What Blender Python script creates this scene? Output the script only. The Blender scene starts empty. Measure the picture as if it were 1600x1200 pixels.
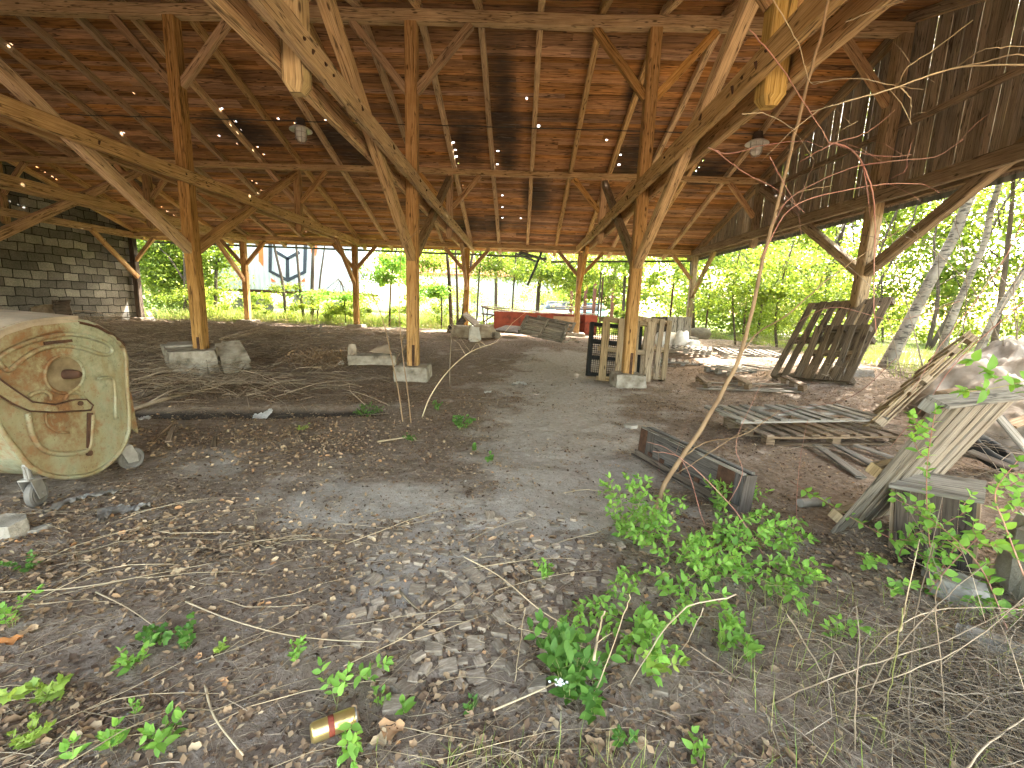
import bpy, math, random
import numpy as np
from mathutils import Vector, Matrix
random.seed(7); rng = np.random.default_rng(7)
SC = bpy.context.scene; COL = SC.collection
R = math.radians
# ------------------------------------------------------------------ camera, sky, sun, exposure
FP, PITCH, ROLL, YAW, CZ = 684.0, .177, .035, -.015, 1.55
_c, _s, _cp, _sp, _cr, _sr = math.cos(YAW), math.sin(YAW), math.cos(PITCH), math.sin(PITCH), math.cos(ROLL), math.sin(ROLL)
R0 = Vector((_c, -_s, 0)); F0 = Vector((_s, _c, 0)); ZZ = Vector((0, 0, 1))
FW = _cp*F0 - _sp*ZZ; U0 = _sp*F0 + _cp*ZZ
RI = _cr*R0 + _sr*U0; UI = _cr*U0 - _sr*R0
CAM = Vector((0, 0, CZ))
cd = bpy.data.cameras.new('camera'); cam = bpy.data.objects.new('camera', cd); COL.objects.link(cam)
cd.sensor_width = 36; cd.lens = 36*FP/1600; cd.clip_start = .05; cd.clip_end = 2000
M = Matrix.Identity(4)
for i in range(3): M[i][0] = RI[i]; M[i][1] = UI[i]; M[i][2] = -FW[i]; M[i][3] = CAM[i]
cam.matrix_world = M; SC.camera = cam
SUN_EL, SUN_AZ = 50, 48           # azimuth: degrees from +Y (away from the viewer) towards +X
w = bpy.data.worlds.new('World'); SC.world = w; w.use_nodes = True
nt = w.node_tree; sky = nt.nodes.new('ShaderNodeTexSky'); sky.sky_type = 'NISHITA'; sky.sun_disc = False
sky.sun_elevation = R(SUN_EL); sky.sun_rotation = R(SUN_AZ); sky.air_density = 1.2; sky.dust_density = 2.5; sky.ozone_density = .7
bg = nt.nodes['Background']; bg.inputs[1].default_value = .15
mxs = nt.nodes.new('ShaderNodeMixRGB'); mxs.blend_type = 'MULTIPLY'; mxs.inputs[0].default_value = 1; mxs.inputs[2].default_value = (1.15, .975, .76, 1)
nt.links.new(sky.outputs[0], mxs.inputs[1]); nt.links.new(mxs.outputs[0], bg.inputs[0])
sd = bpy.data.lights.new('sun', 'SUN'); sd.energy = 2.0; sd.angle = R(.5); sd.color = (1, .95, .86)
sun = bpy.data.objects.new('sun', sd); COL.objects.link(sun)
sdir = Vector((math.sin(R(SUN_AZ))*math.cos(R(SUN_EL)), math.cos(R(SUN_AZ))*math.cos(R(SUN_EL)), math.sin(R(SUN_EL))))
sun.rotation_euler = sdir.to_track_quat('Z', 'Y').to_euler(); sun.location = (20, 20, 30)
SC.view_settings.view_transform = 'Standard'; SC.view_settings.look = 'None'
SC.view_settings.exposure = 4.4; SC.view_settings.gamma = 1.0
SC.cycles.max_bounces = 8; SC.cycles.diffuse_bounces = 5; SC.cycles.glossy_bounces = 2; SC.cycles.transmission_bounces = 5
SC.cycles.transparent_max_bounces = 6; SC.cycles.caustics_reflective = False; SC.cycles.caustics_refractive = False
SC.cycles.sample_clamp_indirect = 6; SC.cycles.use_denoising = True; SC.cycles.use_adaptive_sampling = True; SC.cycles.adaptive_threshold = .02

def ray(px, py): return FW + RI*((px-800)/FP) + UI*((600-py)/FP)
def PY(px, py, y): d = ray(px, py); return CAM + d*(y/d.y)
def PX(px, py, x): d = ray(px, py); return CAM + d*(x/d.x)
def PZ(px, py, z): d = ray(px, py); return CAM + d*((z-CZ)/d.z)
# ------------------------------------------------------------------ terrain
def ss(a, b, x):
    t = np.clip((x-a)/(b-a), 0, 1); return t*t*(3-2*t)
_perm = rng.random((256, 256))
def vn(x, y):
    xi = np.floor(x).astype(int); yi = np.floor(y).astype(int); fx = x-xi; fy = y-yi
    fx = fx*fx*(3-2*fx); fy = fy*fy*(3-2*fy)
    a = _perm[xi % 256, yi % 256]; b = _perm[(xi+1) % 256, yi % 256]; c = _perm[xi % 256, (yi+1) % 256]; d = _perm[(xi+1) % 256, (yi+1) % 256]
    return (a*(1-fx)+b*fx)*(1-fy)+(c*(1-fx)+d*fx)*fy - .5
def hgt(x, y):
    x = np.asarray(x, float); y = np.asarray(y, float)
    a = .45*ss(9.5, 17, y); b = .4*ss(3.4, 6.6, x)*ss(4.5, 8.5, y)
    z = a+b-a*b/.45
    z = z + .22*np.exp(-((x+10)/3.5)**2-((y-13.5)/2.2)**2) + .3*np.exp(-((x+14.5)/1.5)**2-((y-12)/3.)**2)
    ty = 5.15+.23*(x+5)                                   # shallow drain across the floor
    z = z - .13*np.exp(-((y-ty-.25)/.2)**2)*ss(-7, -5.2, x)*(1-ss(-2.3, -1.5, x))
    z = z - .12*np.exp(-((x-2.75)/.22)**2-((y-2.75)/.16)**2)
    near = 1-ss(22, 30, np.hypot(x, y))
    z = z + .07*vn(x*.8+3, y*.8) + .035*vn(x*2.6, y*2.6+9)*near + .016*vn(x*8, y*8)*near + .009*vn(x*19, y*19)*near
    return z
def H(x, y): return float(hgt(x, y))
def G(px, py, up=0):
    z = 0.
    for _ in range(12):
        p = PZ(px, py, z); z = .5*z+.5*(H(p.x, p.y)+up)
    return Vector((p.x, p.y, H(p.x, p.y)+up))
# ------------------------------------------------------------------ tagging
def tag(o, label=None, cat=None, group=None, kind=None):
    for k, v in (('label', label), ('category', cat), ('group', group), ('kind', kind)):
        if v: o[k] = v
    return o
def thing(name, label, cat, loc=(0, 0, 0), group=None, M=None):
    o = bpy.data.objects.new(name, None); COL.objects.link(o); o.empty_display_size = .2
    if M is not None: o.matrix_world = M
    else: o.location = loc
    return tag(o, label, cat, group)
def copy_tree(o, M, label=None, name=None):
    c = o.copy(); COL.objects.link(c); c.matrix_world = M
    if label: c['label'] = label
    for ch in o.children:
        d = ch.copy(); COL.objects.link(d); d.parent = c; d.matrix_local = ch.matrix_local
        for g in ch.children:
            e = g.copy(); COL.objects.link(e); e.parent = d; e.matrix_local = g.matrix_local
    return c
def frame(O, A, B):
    """matrix with x from O to A and y towards B (made square), origin O; also the two lengths"""
    O, A, B = Vector(O), Vector(A), Vector(B); x = (A-O); la = x.length; x.normalize(); y = B-O; y = y-x*y.dot(x); lb = y.length; y.normalize(); z = x.cross(y)
    m = Matrix.Identity(4)
    for i in range(3): m[i][0] = x[i]; m[i][1] = y[i]; m[i][2] = z[i]; m[i][3] = O[i]
    return m, la, lb
def pose(x, y, z, rz=0, rx=0, ry=0): return Matrix.Translation((x, y, z)) @ Matrix.Rotation(rz, 4, 'Z') @ Matrix.Rotation(ry, 4, 'Y') @ Matrix.Rotation(rx, 4, 'X')
# ------------------------------------------------------------------ mesh builder
class MB:
    def __init__(s): s.v = []; s.f = []; s.uv = []; s.r = []; s.n = 0
    def add(s, V, F, UVf=None, rnd=None):
        b = len(s.v); s.v += [tuple(p) for p in V]; rnd = random.random() if rnd is None else rnd
        for k, f in enumerate(F):
            s.f.append([i+b for i in f]); s.r.append(rnd)
            s.uv.append(UVf[k] if UVf else [(V[i][0], V[i][1]) for i in f])
        return s
    def beam(s, p0, p1, w, h, up=(0, 0, 1), ch=.012, seg=1, jit=0., end=0., rnd=None, tw=1.):
        p0, p1 = Vector(p0), Vector(p1); d = p1-p0; L = d.length
        if L < 1e-6: return s
        d.normalize(); up = Vector(up)
        if abs(d.dot(up)) > .98: up = Vector((0, 1, 0)) if abs(d.y) < .9 else Vector((1, 0, 0))
        sx = d.cross(up).normalized(); uy = sx.cross(d).normalized()
        ch = min(ch, w*.3, h*.3)
        prof = [(-w/2+ch, -h/2), (w/2-ch, -h/2), (w/2, -h/2+ch), (w/2, h/2-ch), (w/2-ch, h/2), (-w/2+ch, h/2), (-w/2, h/2-ch), (-w/2, -h/2+ch)]
        per = [0]
        for i in range(8): a = prof[i]; b = prof[(i+1) % 8]; per.append(per[-1]+math.hypot(a[0]-b[0], a[1]-b[1]))
        rings = [(t/seg, 1.) for t in range(seg+1)]
        if end: rings = [(0, .55), (end/L, 1.)]+rings[1:-1]+[(1, 1.)]
        u0 = random.random()*40; V = []; F = []; UV = []
        for t, sc in rings:
            jx, jy = (random.gauss(0, jit), random.gauss(0, jit)) if 0 < t < 1 else (0, 0)
            k = 1+(tw-1)*t
            for a, b in prof: V.append(p0+d*(L*t)+sx*(a*sc*k+jx)+uy*(b*sc*k+jy))
        for i in range(len(rings)-1):
            for j in range(8):
                k = (j+1) % 8; F.append([i*8+j, i*8+k, (i+1)*8+k, (i+1)*8+j])
                ua = u0+L*rings[i][0]; ub = u0+L*rings[i+1][0]
                UV.append([(ua, per[j]), (ua, per[j+1]), (ub, per[j+1]), (ub, per[j])])
        F.append(list(range(7, -1, -1))); UV.append([(u0+prof[i][0], prof[i][1]) for i in range(7, -1, -1)])
        n = (len(rings)-1)*8; F.append([n+i for i in range(8)]); UV.append([(u0+5+prof[i][0], prof[i][1]) for i in range(8)])
        return s.add(V, F, UV, rnd)
    def box(s, c, size, M=None, rnd=None, ch=.004):
        c = Vector(c); x, y, z = size
        ax = 0 if x >= max(y, z) else (1 if y >= z else 2)
        d = Vector([1 if i == ax else 0 for i in range(3)])*(size[ax]/2)
        up = (0, 0, 1) if ax != 2 else (0, 1, 0)
        wd, ht = (y, z) if ax == 0 else ((x, z) if ax == 1 else (x, y))
        b = MB(); b.beam(c-d, c+d, wd, ht, up, ch=ch, rnd=rnd)
        V = [M @ Vector(p) for p in b.v] if M is not None else b.v
        return s.add(V, b.f, b.uv, b.r[0])
    def tube(s, P, rad, n=6, rnd=None, cap=True):
        P = [Vector(p) for p in P]; m = len(P)
        if not hasattr(rad, '__len__'): rad = [rad]*m
        V = []; F = []; UV = []; u = random.random()*20; nx = None
        for i, p in enumerate(P):
            d = (P[min(i+1, m-1)]-P[max(i-1, 0)]).normalized()
            if nx is None: nx = d.orthogonal().normalized()
            nx = (nx-d*nx.dot(d)); nx = nx.normalized() if nx.length > 1e-6 else d.orthogonal().normalized()
            ny = d.cross(nx)
            for j in range(n): a = 2*math.pi*j/n; V.append(p+(nx*math.cos(a)+ny*math.sin(a))*rad[i])
        for i in range(m-1):
            L = (P[i+1]-P[i]).length
            for j in range(n):
                k = (j+1) % n; F.append([i*n+j, i*n+k, (i+1)*n+k, (i+1)*n+j])
                UV.append([(u, j/n*.3), (u, (j+1)/n*.3), (u+L, (j+1)/n*.3), (u+L, j/n*.3)])
            u += L
        if cap:
            F.append(list(range(n-1, -1, -1))); F.append([(m-1)*n+j for j in range(n)]); UV += [[(0, 0)]*n]*2
        return s.add(V, F, UV, rnd)
    def lathe(s, prof, M, n=20, rnd=None):
        """prof: (radius, z) pairs turned round M's z axis"""
        V = [M @ Vector((r*math.cos(2*math.pi*j/n), r*math.sin(2*math.pi*j/n), z)) for r, z in prof for j in range(n)]
        F = [[i*n+j, i*n+(j+1) % n, (i+1)*n+(j+1) % n, (i+1)*n+j] for i in range(len(prof)-1) for j in range(n)]
        UV = [[(j/n, i*.1), ((j+1)/n, i*.1), ((j+1)/n, i*.1+.1), (j/n, i*.1+.1)] for i in range(len(prof)-1) for j in range(n)]
        return s.add(V, F, UV, rnd)
    def prism(s, poly, M, t, rnd=None, top=1., bev=0.):
        """outline poly (x, y) in M's plane, thickness t along its z"""
        n = len(poly); cx = sum(p[0] for p in poly)/n; cy = sum(p[1] for p in poly)/n
        lay = [(0, 1-bev), (bev*.5, 1.)] if bev else [(0, 1.)]
        lay += [(t-(bev*.5 if bev else 0), top)] + ([(t, top*(1-bev))] if bev else [])
        V = [M @ Vector((cx+(x-cx)*k, cy+(y-cy)*k, z)) for z, k in lay for x, y in poly]
        F = [list(range(n-1, -1, -1)), [(len(lay)-1)*n+i for i in range(n)]]; UV = [[poly[i] for i in range(n-1, -1, -1)], [poly[i] for i in range(n)]]
        for l in range(len(lay)-1):
            u = 0
            for i in range(n):
                j = (i+1) % n; L = math.dist(poly[i], poly[j]); F.append([l*n+i, l*n+j, (l+1)*n+j, (l+1)*n+i])
                UV.append([(u, lay[l][0]), (u+L, lay[l][0]), (u+L, lay[l+1][0]), (u, lay[l+1][0])]); u += L
        return s.add(V, F, UV, rnd)
    def build(s, name, mat, parent=None, smooth=False, world=True):
        me = bpy.data.meshes.new(name); V = s.v
        o = bpy.data.objects.new(name, me)
        if parent is not None:
            if world:
                inv = parent_world(parent).inverted(); V = [tuple(inv @ Vector(p)) for p in s.v]
            o.parent = parent
        me.from_pydata(V, [], s.f); me.update()
        uvl = me.uv_layers.new(name='UVMap'); uvl.data.foreach_set('uv', np.array([c for f in s.uv for c in f], dtype=np.float32).ravel())
        at = me.attributes.new('rnd', 'FLOAT', 'FACE'); at.data.foreach_set('value', np.array(s.r, dtype=np.float32))
        if smooth: me.polygons.foreach_set('use_smooth', [True]*len(me.polygons))
        me.materials.append(mat); COL.objects.link(o); return o
def roughen(o, cuts=4, amp=.012, sc=9.):
    import bmesh
    b = bmesh.new(); b.from_mesh(o.data); bmesh.ops.triangulate(b, faces=[f for f in b.faces if len(f.verts) > 4]); bmesh.ops.subdivide_edges(b, edges=b.edges[:], cuts=cuts, use_grid_fill=True); b.normal_update()
    P = np.array([tuple(v.co) for v in b.verts])+np.array(o.matrix_basis.translation); q = vn(P[:, 0]*sc+P[:, 2]*5, P[:, 1]*sc+P[:, 2]*7)*amp*2+vn(P[:, 0]*sc*3+P[:, 2]*20, P[:, 1]*sc*3-P[:, 2]*17)*amp
    q = q-amp*2.5*(vn(P[:, 0]*3.1+P[:, 2]*4, P[:, 1]*3.3-P[:, 2]*3) > .22)
    for v, d in zip(b.verts, q): v.co += v.normal*float(d)
    b.to_mesh(o.data); b.free(); return o
def parent_world(o):
    m = o.matrix_basis.copy(); p = o.parent
    while p is not None: m = p.matrix_basis @ m; p = p.parent
    return m
def cloud(name, mat, tv, tf, loc, rot, scl, rnd, parent=None, smooth=False, shape=None):
    """many copies of one small template joined in one mesh: tv (k,3), tf list of index lists, loc (n,3), rot (n,3,3), scl (n,) or (n,3)"""
    tv = np.asarray(tv, float); n = len(loc); k = len(tv)
    scl = np.asarray(scl, float); scl = scl[:, None, None] if scl.ndim == 1 else scl[:, None, :]
    V = np.einsum('nij,nkj->nki', rot, tv[None]*scl)+np.asarray(loc)[:, None, :]
    if shape is not None: V = shape(V)
    me = bpy.data.meshes.new(name); me.vertices.add(n*k); me.vertices.foreach_set('co', V.astype(np.float32).ravel())
    fl = np.array([len(f) for f in tf]); idx = np.concatenate([np.array(f) for f in tf])
    L = (idx[None]+np.arange(n)[:, None]*k).ravel(); tot = np.tile(fl, n); st = np.concatenate([[0], np.cumsum(tot)[:-1]])
    me.loops.add(len(L)); me.loops.foreach_set('vertex_index', L.astype(np.int32))
    me.polygons.add(len(tot)); me.polygons.foreach_set('loop_start', st.astype(np.int32)); me.polygons.foreach_set('loop_total', tot.astype(np.int32))
    me.update(calc_edges=True)
    at = me.attributes.new('rnd', 'FLOAT', 'FACE'); at.data.foreach_set('value', np.repeat(np.asarray(rnd, np.float32), len(tf)))
    if smooth: me.polygons.foreach_set('use_smooth', [True]*len(tot))
    me.materials.append(mat); o = bpy.data.objects.new(name, me); COL.objects.link(o)
    if parent is not None: o.parent = parent; o.matrix_parent_inverse = parent_world(parent).inverted()
    return o
def rots(n, tilt=.5, rg=None, full=False):
    """random rotation matrices: spin about z, lean by up to tilt"""
    rg = rg or rng; a = rg.random(n)*2*np.pi; b = (rg.random(n)*np.pi if full else np.abs(rg.normal(0, tilt, n))); c = rg.random(n)*2*np.pi
    ca, sa, cb, sb, cc, sc_ = np.cos(a), np.sin(a), np.cos(b), np.sin(b), np.cos(c), np.sin(c); z = np.zeros(n); o = np.ones(n)
    Rz = np.array([[ca, -sa, z], [sa, ca, z], [z, z, o]]).transpose(2, 0, 1)
    Rx = np.array([[o, z, z], [z, cb, -sb], [z, sb, cb]]).transpose(2, 0, 1)
    Rw = np.array([[cc, -sc_, z], [sc_, cc, z], [z, z, o]]).transpose(2, 0, 1)
    return Rz @ Rx @ Rw
# ------------------------------------------------------------------ materials
class NT:
    def __init__(s, name):
        s.m = bpy.data.materials.new(name); s.m.use_nodes = True; s.t = s.m.node_tree; s.b = s.t.nodes['Principled BSDF']; s.out = s.t.nodes['Material Output']
    def n(s, ty, ins=None, **kw):
        x = s.t.nodes.new('ShaderNode'+ty)
        for k, v in kw.items(): setattr(x, k, v)
        for k, v in (ins or {}).items(): s.set(x, k, v)
        return x
    def set(s, x, k, v):
        i = x.inputs[k]
        if isinstance(v, bpy.types.NodeSocket): s.t.links.new(v, i)
        elif isinstance(v, bpy.types.Node): s.t.links.new(v.outputs[0], i)
        elif hasattr(v, '__len__') and len(v) == 3 and i.type == 'RGBA': i.default_value = (*v, 1)
        else: i.default_value = v
    def co(s, kind='Object', scale=(1, 1, 1), loc=None):
        if kind == 'rnd': return s.n('Attribute', attribute_name='rnd').outputs['Fac']
        src = s.n('TexCoord').outputs[kind]
        mp = s.n('Mapping', {'Vector': src, 'Scale': scale})
        if loc is not None: s.set(mp, 'Location', loc)
        return mp.outputs[0]
    def noise(s, v, scale=5, det=4, rough=.55, dist=0): return s.n('TexNoise', {'Vector': v, 'Scale': scale, 'Detail': det, 'Roughness': rough, 'Distortion': dist}).outputs[0]
    def ramp(s, f, stops):
        r = s.n('ValToRGB', {'Fac': f}); e = r.color_ramp.elements
        while len(e) < len(stops): e.new(.5)
        for q, (p, c) in zip(e, stops): q.position = p; q.color = (*c, 1) if hasattr(c, '__len__') else (c, c, c, 1)
        return r.outputs[0]
    def mix(s, f, a, b, mode='MIX'):
        x = s.n('MixRGB', blend_type=mode); s.set(x, 0, f); s.set(x, 1, a); s.set(x, 2, b); return x.outputs[0]
    def math(s, op, a, b=0.): x = s.n('Math', operation=op); s.set(x, 0, a); s.set(x, 1, b); return x.outputs[0]
    def bump(s, h, dist=.01, st=.6): s.set(s.b, 'Normal', s.n('Bump', {'Height': h, 'Distance': dist, 'Strength': st}).outputs[0])
    def fin(s, col=None, rough=.85, spec=.25, metal=0):
        if col is not None: s.set(s.b, 'Base Color', col)
        s.set(s.b, 'Roughness', rough); s.set(s.b, 'Specular IOR Level', spec); s.set(s.b, 'Metallic', metal); return s.m
def mat_wood(name, c1, c2, dark, gs=1., knots=True, stain=.35, hv=.25, bump=.004):
    """c1/c2 light and mid grain colours, dark for cracks and knots; grain runs along U"""
    N = NT(name); rn = N.co('rnd')
    uv = N.n('TexCoord').outputs['UV']
    off = N.n('CombineXYZ', {'X': N.math('MULTIPLY', rn, 37.), 'Y': N.math('MULTIPLY', rn, 13.)})
    v0 = N.n('VectorMath', operation='ADD'); N.set(v0, 0, uv); N.set(v0, 1, off.outputs[0]); v0 = v0.outputs[0]
    va = N.n('Mapping', {'Vector': v0, 'Scale': (1.2*gs, 22*gs, 1)}).outputs[0]
    g = N.noise(va, 1.6, 6, .65, .4)
    vb = N.n('Mapping', {'Vector': v0, 'Scale': (3*gs, 90*gs, 1)}).outputs[0]
    g2 = N.noise(vb, 1., 3, .6)
    col = N.ramp(g, [(.3, dark), (.42, c2), (.62, c1), (.8, c2)])
    col = N.mix(N.ramp(g2, [(.35, .55), (.6, 0.)]), col, dark)
    if knots:
        vk = N.n('Mapping', {'Vector': v0, 'Scale': (2.2, 6.5, 1)}).outputs[0]
        k = N.n('TexVoronoi', {'Vector': vk, 'Scale': 1., 'Randomness': 1.}).outputs['Distance']
        col = N.mix(N.ramp(k, [(.07, .95), (.13, .0)]), col, tuple(x*.45 for x in dark))
    cr = N.noise(N.n('Mapping', {'Vector': v0, 'Scale': (.55*gs, 9*gs, 1), 'Location': (3, 7, 0)}).outputs[0], 1.3, 3, .5, .3)
    cm = N.ramp(N.math('ABSOLUTE', N.math('SUBTRACT', cr, .5)), [(.004, 1.), (.018, 0.)]); col = N.mix(N.math('MULTIPLY', cm, .85), col, tuple(x*.35 for x in dark))
    big = N.noise(N.co('Object'), .9, 3, .6)
    col = N.mix(N.ramp(big, [(.4, 0.), (.7, stain)]), col, tuple(x*.7 for x in dark))
    col = N.mix(N.ramp(N.noise(N.co('Object', (1, 1, 1), (9, 4, 2)), 3.1, 4, .65), [(.5, 0.), (.66, stain*.9)]), col, tuple(x*1.6 for x in dark))
    hsv = N.n('HueSaturation', {'Color': col, 'Value': N.math('ADD', N.math('MULTIPLY', rn, 2*hv), 1-hv)})
    N.set(hsv, 'Saturation', N.math('ADD', N.math('MULTIPLY', N.math('FRACT', N.math('MULTIPLY', rn, 7.3)), .3), .85))
    N.bump(N.mix(.5, g, g2), bump*2.5, .8)
    return N.fin(hsv.outputs[0], .8, .2)
def mat_noise(name, stops, scale=5, det=5, rough=.9, bump=.005, coord='Object', sc=(1, 1, 1), spec=.25, metal=0, bs=None, hv=0., emis=0):
    N = NT(name); v = N.co(coord, sc); f = N.noise(v, scale, det, .6); col = N.ramp(f, stops)
    if hv: col = N.n('HueSaturation', {'Color': col, 'Value': N.math('ADD', N.math('MULTIPLY', N.co('rnd'), 2*hv), 1-hv)}).outputs[0]
    if bump: N.bump(N.noise(v, bs or scale*4, 5, .7), bump, .7)
    return N.fin(col, rough, spec, metal)
def mat_leaf(name, cols, trans=.45, vein=True, rough=.45):
    """cols: stops over the per leaf random number"""
    N = NT(name); rn = N.co('rnd'); n = len(cols)
    col = N.ramp(rn, [(i/(n-1), c) for i, c in enumerate(cols)])
    col = N.n('HueSaturation', {'Color': col, 'Value': N.ramp(N.noise(N.co('Object'), 3., 3), [(.3, .75), (.7, 1.25)])}).outputs[0]
    N.fin(col, rough, .3)
    tl = N.n('BsdfTranslucent', {'Color': N.mix(.5, col, N.mix(1., col, (1.5, 1.6, .5), 'MULTIPLY'))})
    mx = N.n('MixShader', {0: trans}); N.t.links.new(N.b.outputs[0], mx.inputs[1]); N.t.links.new(tl.outputs[0], mx.inputs[2]); N.t.links.new(mx.outputs[0], N.out.inputs[0])
    return N.m
W = {}
W['beam'] = mat_wood('aged_pine_beam', (.58, .37, .175), (.43, .26, .11), (.15, .075, .03), stain=.28)
W['fresh'] = mat_wood('yellow_pine_beam', (.60, .45, .20), (.50, .35, .135), (.22, .13, .04), stain=.1, hv=.12)
W['panel'] = mat_wood('grey_brown_panel_board', (.33, .29, .23), (.24, .20, .155), (.09, .07, .05), knots=False, stain=.4)
W['tie'] = mat_wood('pale_tie_beam', (.70, .50, .27), (.55, .37, .18), (.20, .12, .055), stain=.3)
W['greybeam'] = mat_wood('greyed_beam', (.42, .32, .20), (.30, .22, .13), (.11, .075, .042), stain=.4)
W['palletshade'] = mat_wood('shaded_pallet_board', (.20, .155, .10), (.14, .105, .068), (.05, .036, .024), stain=.4)  # shadow on the backlit leaning pallets is put into this dark brown
W['board'] = mat_wood('red_brown_board', (.56, .31, .145), (.37, .195, .085), (.10, .05, .024), gs=.7, stain=.3, hv=.4)
W['grey'] = mat_wood('weathered_grey_board', (.36, .33, .28), (.25, .225, .185), (.09, .075, .06), knots=False, stain=.35, hv=.3)
W['brown'] = mat_wood('weathered_brown_board', (.31, .23, .155), (.21, .15, .095), (.07, .045, .028), stain=.35, hv=.25)
W['darkboard'] = mat_wood('dark_weathered_board', (.15, .12, .095), (.10, .078, .06), (.035, .025, .02), stain=.5, hv=.3)
W['clad'] = mat_wood('gable_board', (.42, .36, .275), (.32, .27, .205), (.13, .105, .078), stain=.35, hv=.3)
W['black'] = mat_wood('black_stained_panel', (.12, .105, .092), (.08, .07, .062), (.03, .025, .022), stain=.5, hv=.25)
W['redpaint'] = mat_noise('faded_red_paint', [(.3, (.07, .025, .018)), (.45, (.19, .042, .026)), (.7, (.27, .065, .036))], 2.5, 6, .6, .003)
W['concrete'] = mat_noise('old_concrete', [(.32, (.09, .075, .055)), (.42, (.20, .17, .13)), (.55, (.29, .255, .205)), (.7, (.38, .345, .29))], 4.5, 10, .9, .02)
W['stone'] = mat_noise('pale_stone', [(.3, (.15, .13, .105)), (.6, (.27, .245, .21)), (.8, (.38, .35, .30))], 5, 6, .9, .01, hv=.3)
W['rubble'] = mat_noise('rubble_chunks', [(.3, (.20, .15, .11)), (.55, (.36, .30, .23)), (.75, (.45, .40, .33))], 4, 6, .9, .012, hv=.3)
W['plastic_black'] = mat_noise('black_plastic', [(.3, (.008, .008, .008)), (.7, (.02, .019, .018))], 5, 3, .7, .001, spec=.2)
W['metal'] = mat_noise('dull_zinc', [(.3, (.22, .20, .18)), (.6, (.38, .36, .33))], 8, 5, .5, .002, spec=.5, metal=.5)
W['rust'] = mat_noise('rusty_iron', [(.3, (.035, .018, .012)), (.55, (.075, .038, .022)), (.8, (.12, .065, .038))], 12, 6, .85, .004)
W['gutter'] = mat_noise('mossy_gutter', [(.35, (.035, .045, .03)), (.6, (.07, .085, .06)), (.8, (.14, .13, .10))], 4, 5, .7, .003)
W['felt'] = mat_noise('roofing_felt', [(.3, (.03, .03, .03)), (.7, (.08, .08, .075))], 3, 4, .95, .003)
W['sheet'] = mat_noise('corrugated_fibre_cement', [(.3, (.09, .10, .085)), (.7, (.18, .19, .165))], 3, 5, .9, .004)
W['twig'] = mat_noise('dry_twig', [(.3, (.20, .145, .095)), (.7, (.38, .30, .21))], 6, 3, .85, 0, hv=.5)
W['darktwig'] = mat_noise('grey_brown_cane', [(.3, (.13, .10, .075)), (.7, (.27, .22, .16))], 6, 3, .85, 0, hv=.55)
W['redtwig'] = mat_noise('reddish_cane', [(.3, (.26, .10, .075)), (.7, (.36, .20, .14))], 6, 3, .6, 0, hv=.35)
W['straw'] = mat_noise('dry_cane', [(.3, (.30, .22, .13)), (.7, (.5, .40, .26))], 4, 3, .8, 0, hv=.45)
W['greencane'] = mat_noise('green_stem', [(.3, (.16, .2, .06)), (.7, (.3, .26, .10))], 4, 3, .6, 0, hv=.3)
W['bark'] = mat_noise('dark_bark', [(.3, (.035, .028, .02)), (.6, (.09, .07, .05)), (.8, (.15, .12, .09))], 6, 6, .95, .02, sc=(1, 1, .3))
W['sapbark'] = mat_noise('sapling_bark', [(.3, (.16, .10, .055)), (.6, (.27, .18, .10)), (.8, (.36, .26, .16))], 9, 6, .8, .004, sc=(1, 1, .4))
def mat_birch():
    N = NT('birch_bark'); v = N.co('Object', (6, 6, 22)); f = N.noise(v, 1., 4, .6); g = N.noise(N.co('Object', (2, 2, 1.2)), 1.5, 4)
    col = N.mix(N.ramp(f, [(.52, 0.), (.6, .9)]), N.ramp(g, [(.35, (.09, .075, .055)), (.6, (.24, .215, .175))]), (.045, .038, .03))
    N.bump(f, .01); return N.fin(col, .8)
W['birch'] = mat_birch()
W['leaf'] = mat_leaf('fresh_leaf', [(.11, .23, .04), (.17, .32, .055), (.24, .42, .075), (.32, .50, .09)], .4, rough=.6)
W['leafdark'] = mat_leaf('deep_green_leaf', [(.06, .14, .03), (.09, .19, .035), (.13, .25, .045)], .35, rough=.6)
W['leafyellow'] = mat_leaf('yellow_green_leaf', [(.18, .28, .05), (.28, .38, .07), (.36, .42, .10)], .4)
W['tree'] = mat_leaf('tree_foliage', [(.075, .125, .02), (.13, .19, .03), (.20, .26, .04), (.28, .32, .07)], .52)
W['treedark'] = mat_leaf('dark_tree_foliage', [(.05, .11, .02), (.08, .16, .03), (.13, .22, .04)], .45)
W['grass'] = mat_leaf('grass_blade', [(.12, .20, .04), (.20, .28, .06), (.34, .34, .12), (.42, .36, .18)], .4)
def mat_litter():
    N = NT('dry_leaf'); rn = N.co('rnd')
    col = N.ramp(rn, [(0, (.07, .045, .03)), (.3, (.16, .10, .06)), (.55, (.24, .155, .09)), (.8, (.33, .22, .125)), (.96, (.44, .33, .20)), (1, (.46, .19, .06))])
    return N.fin(col, .8, .2)
W['litter'] = mat_litter()
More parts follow.
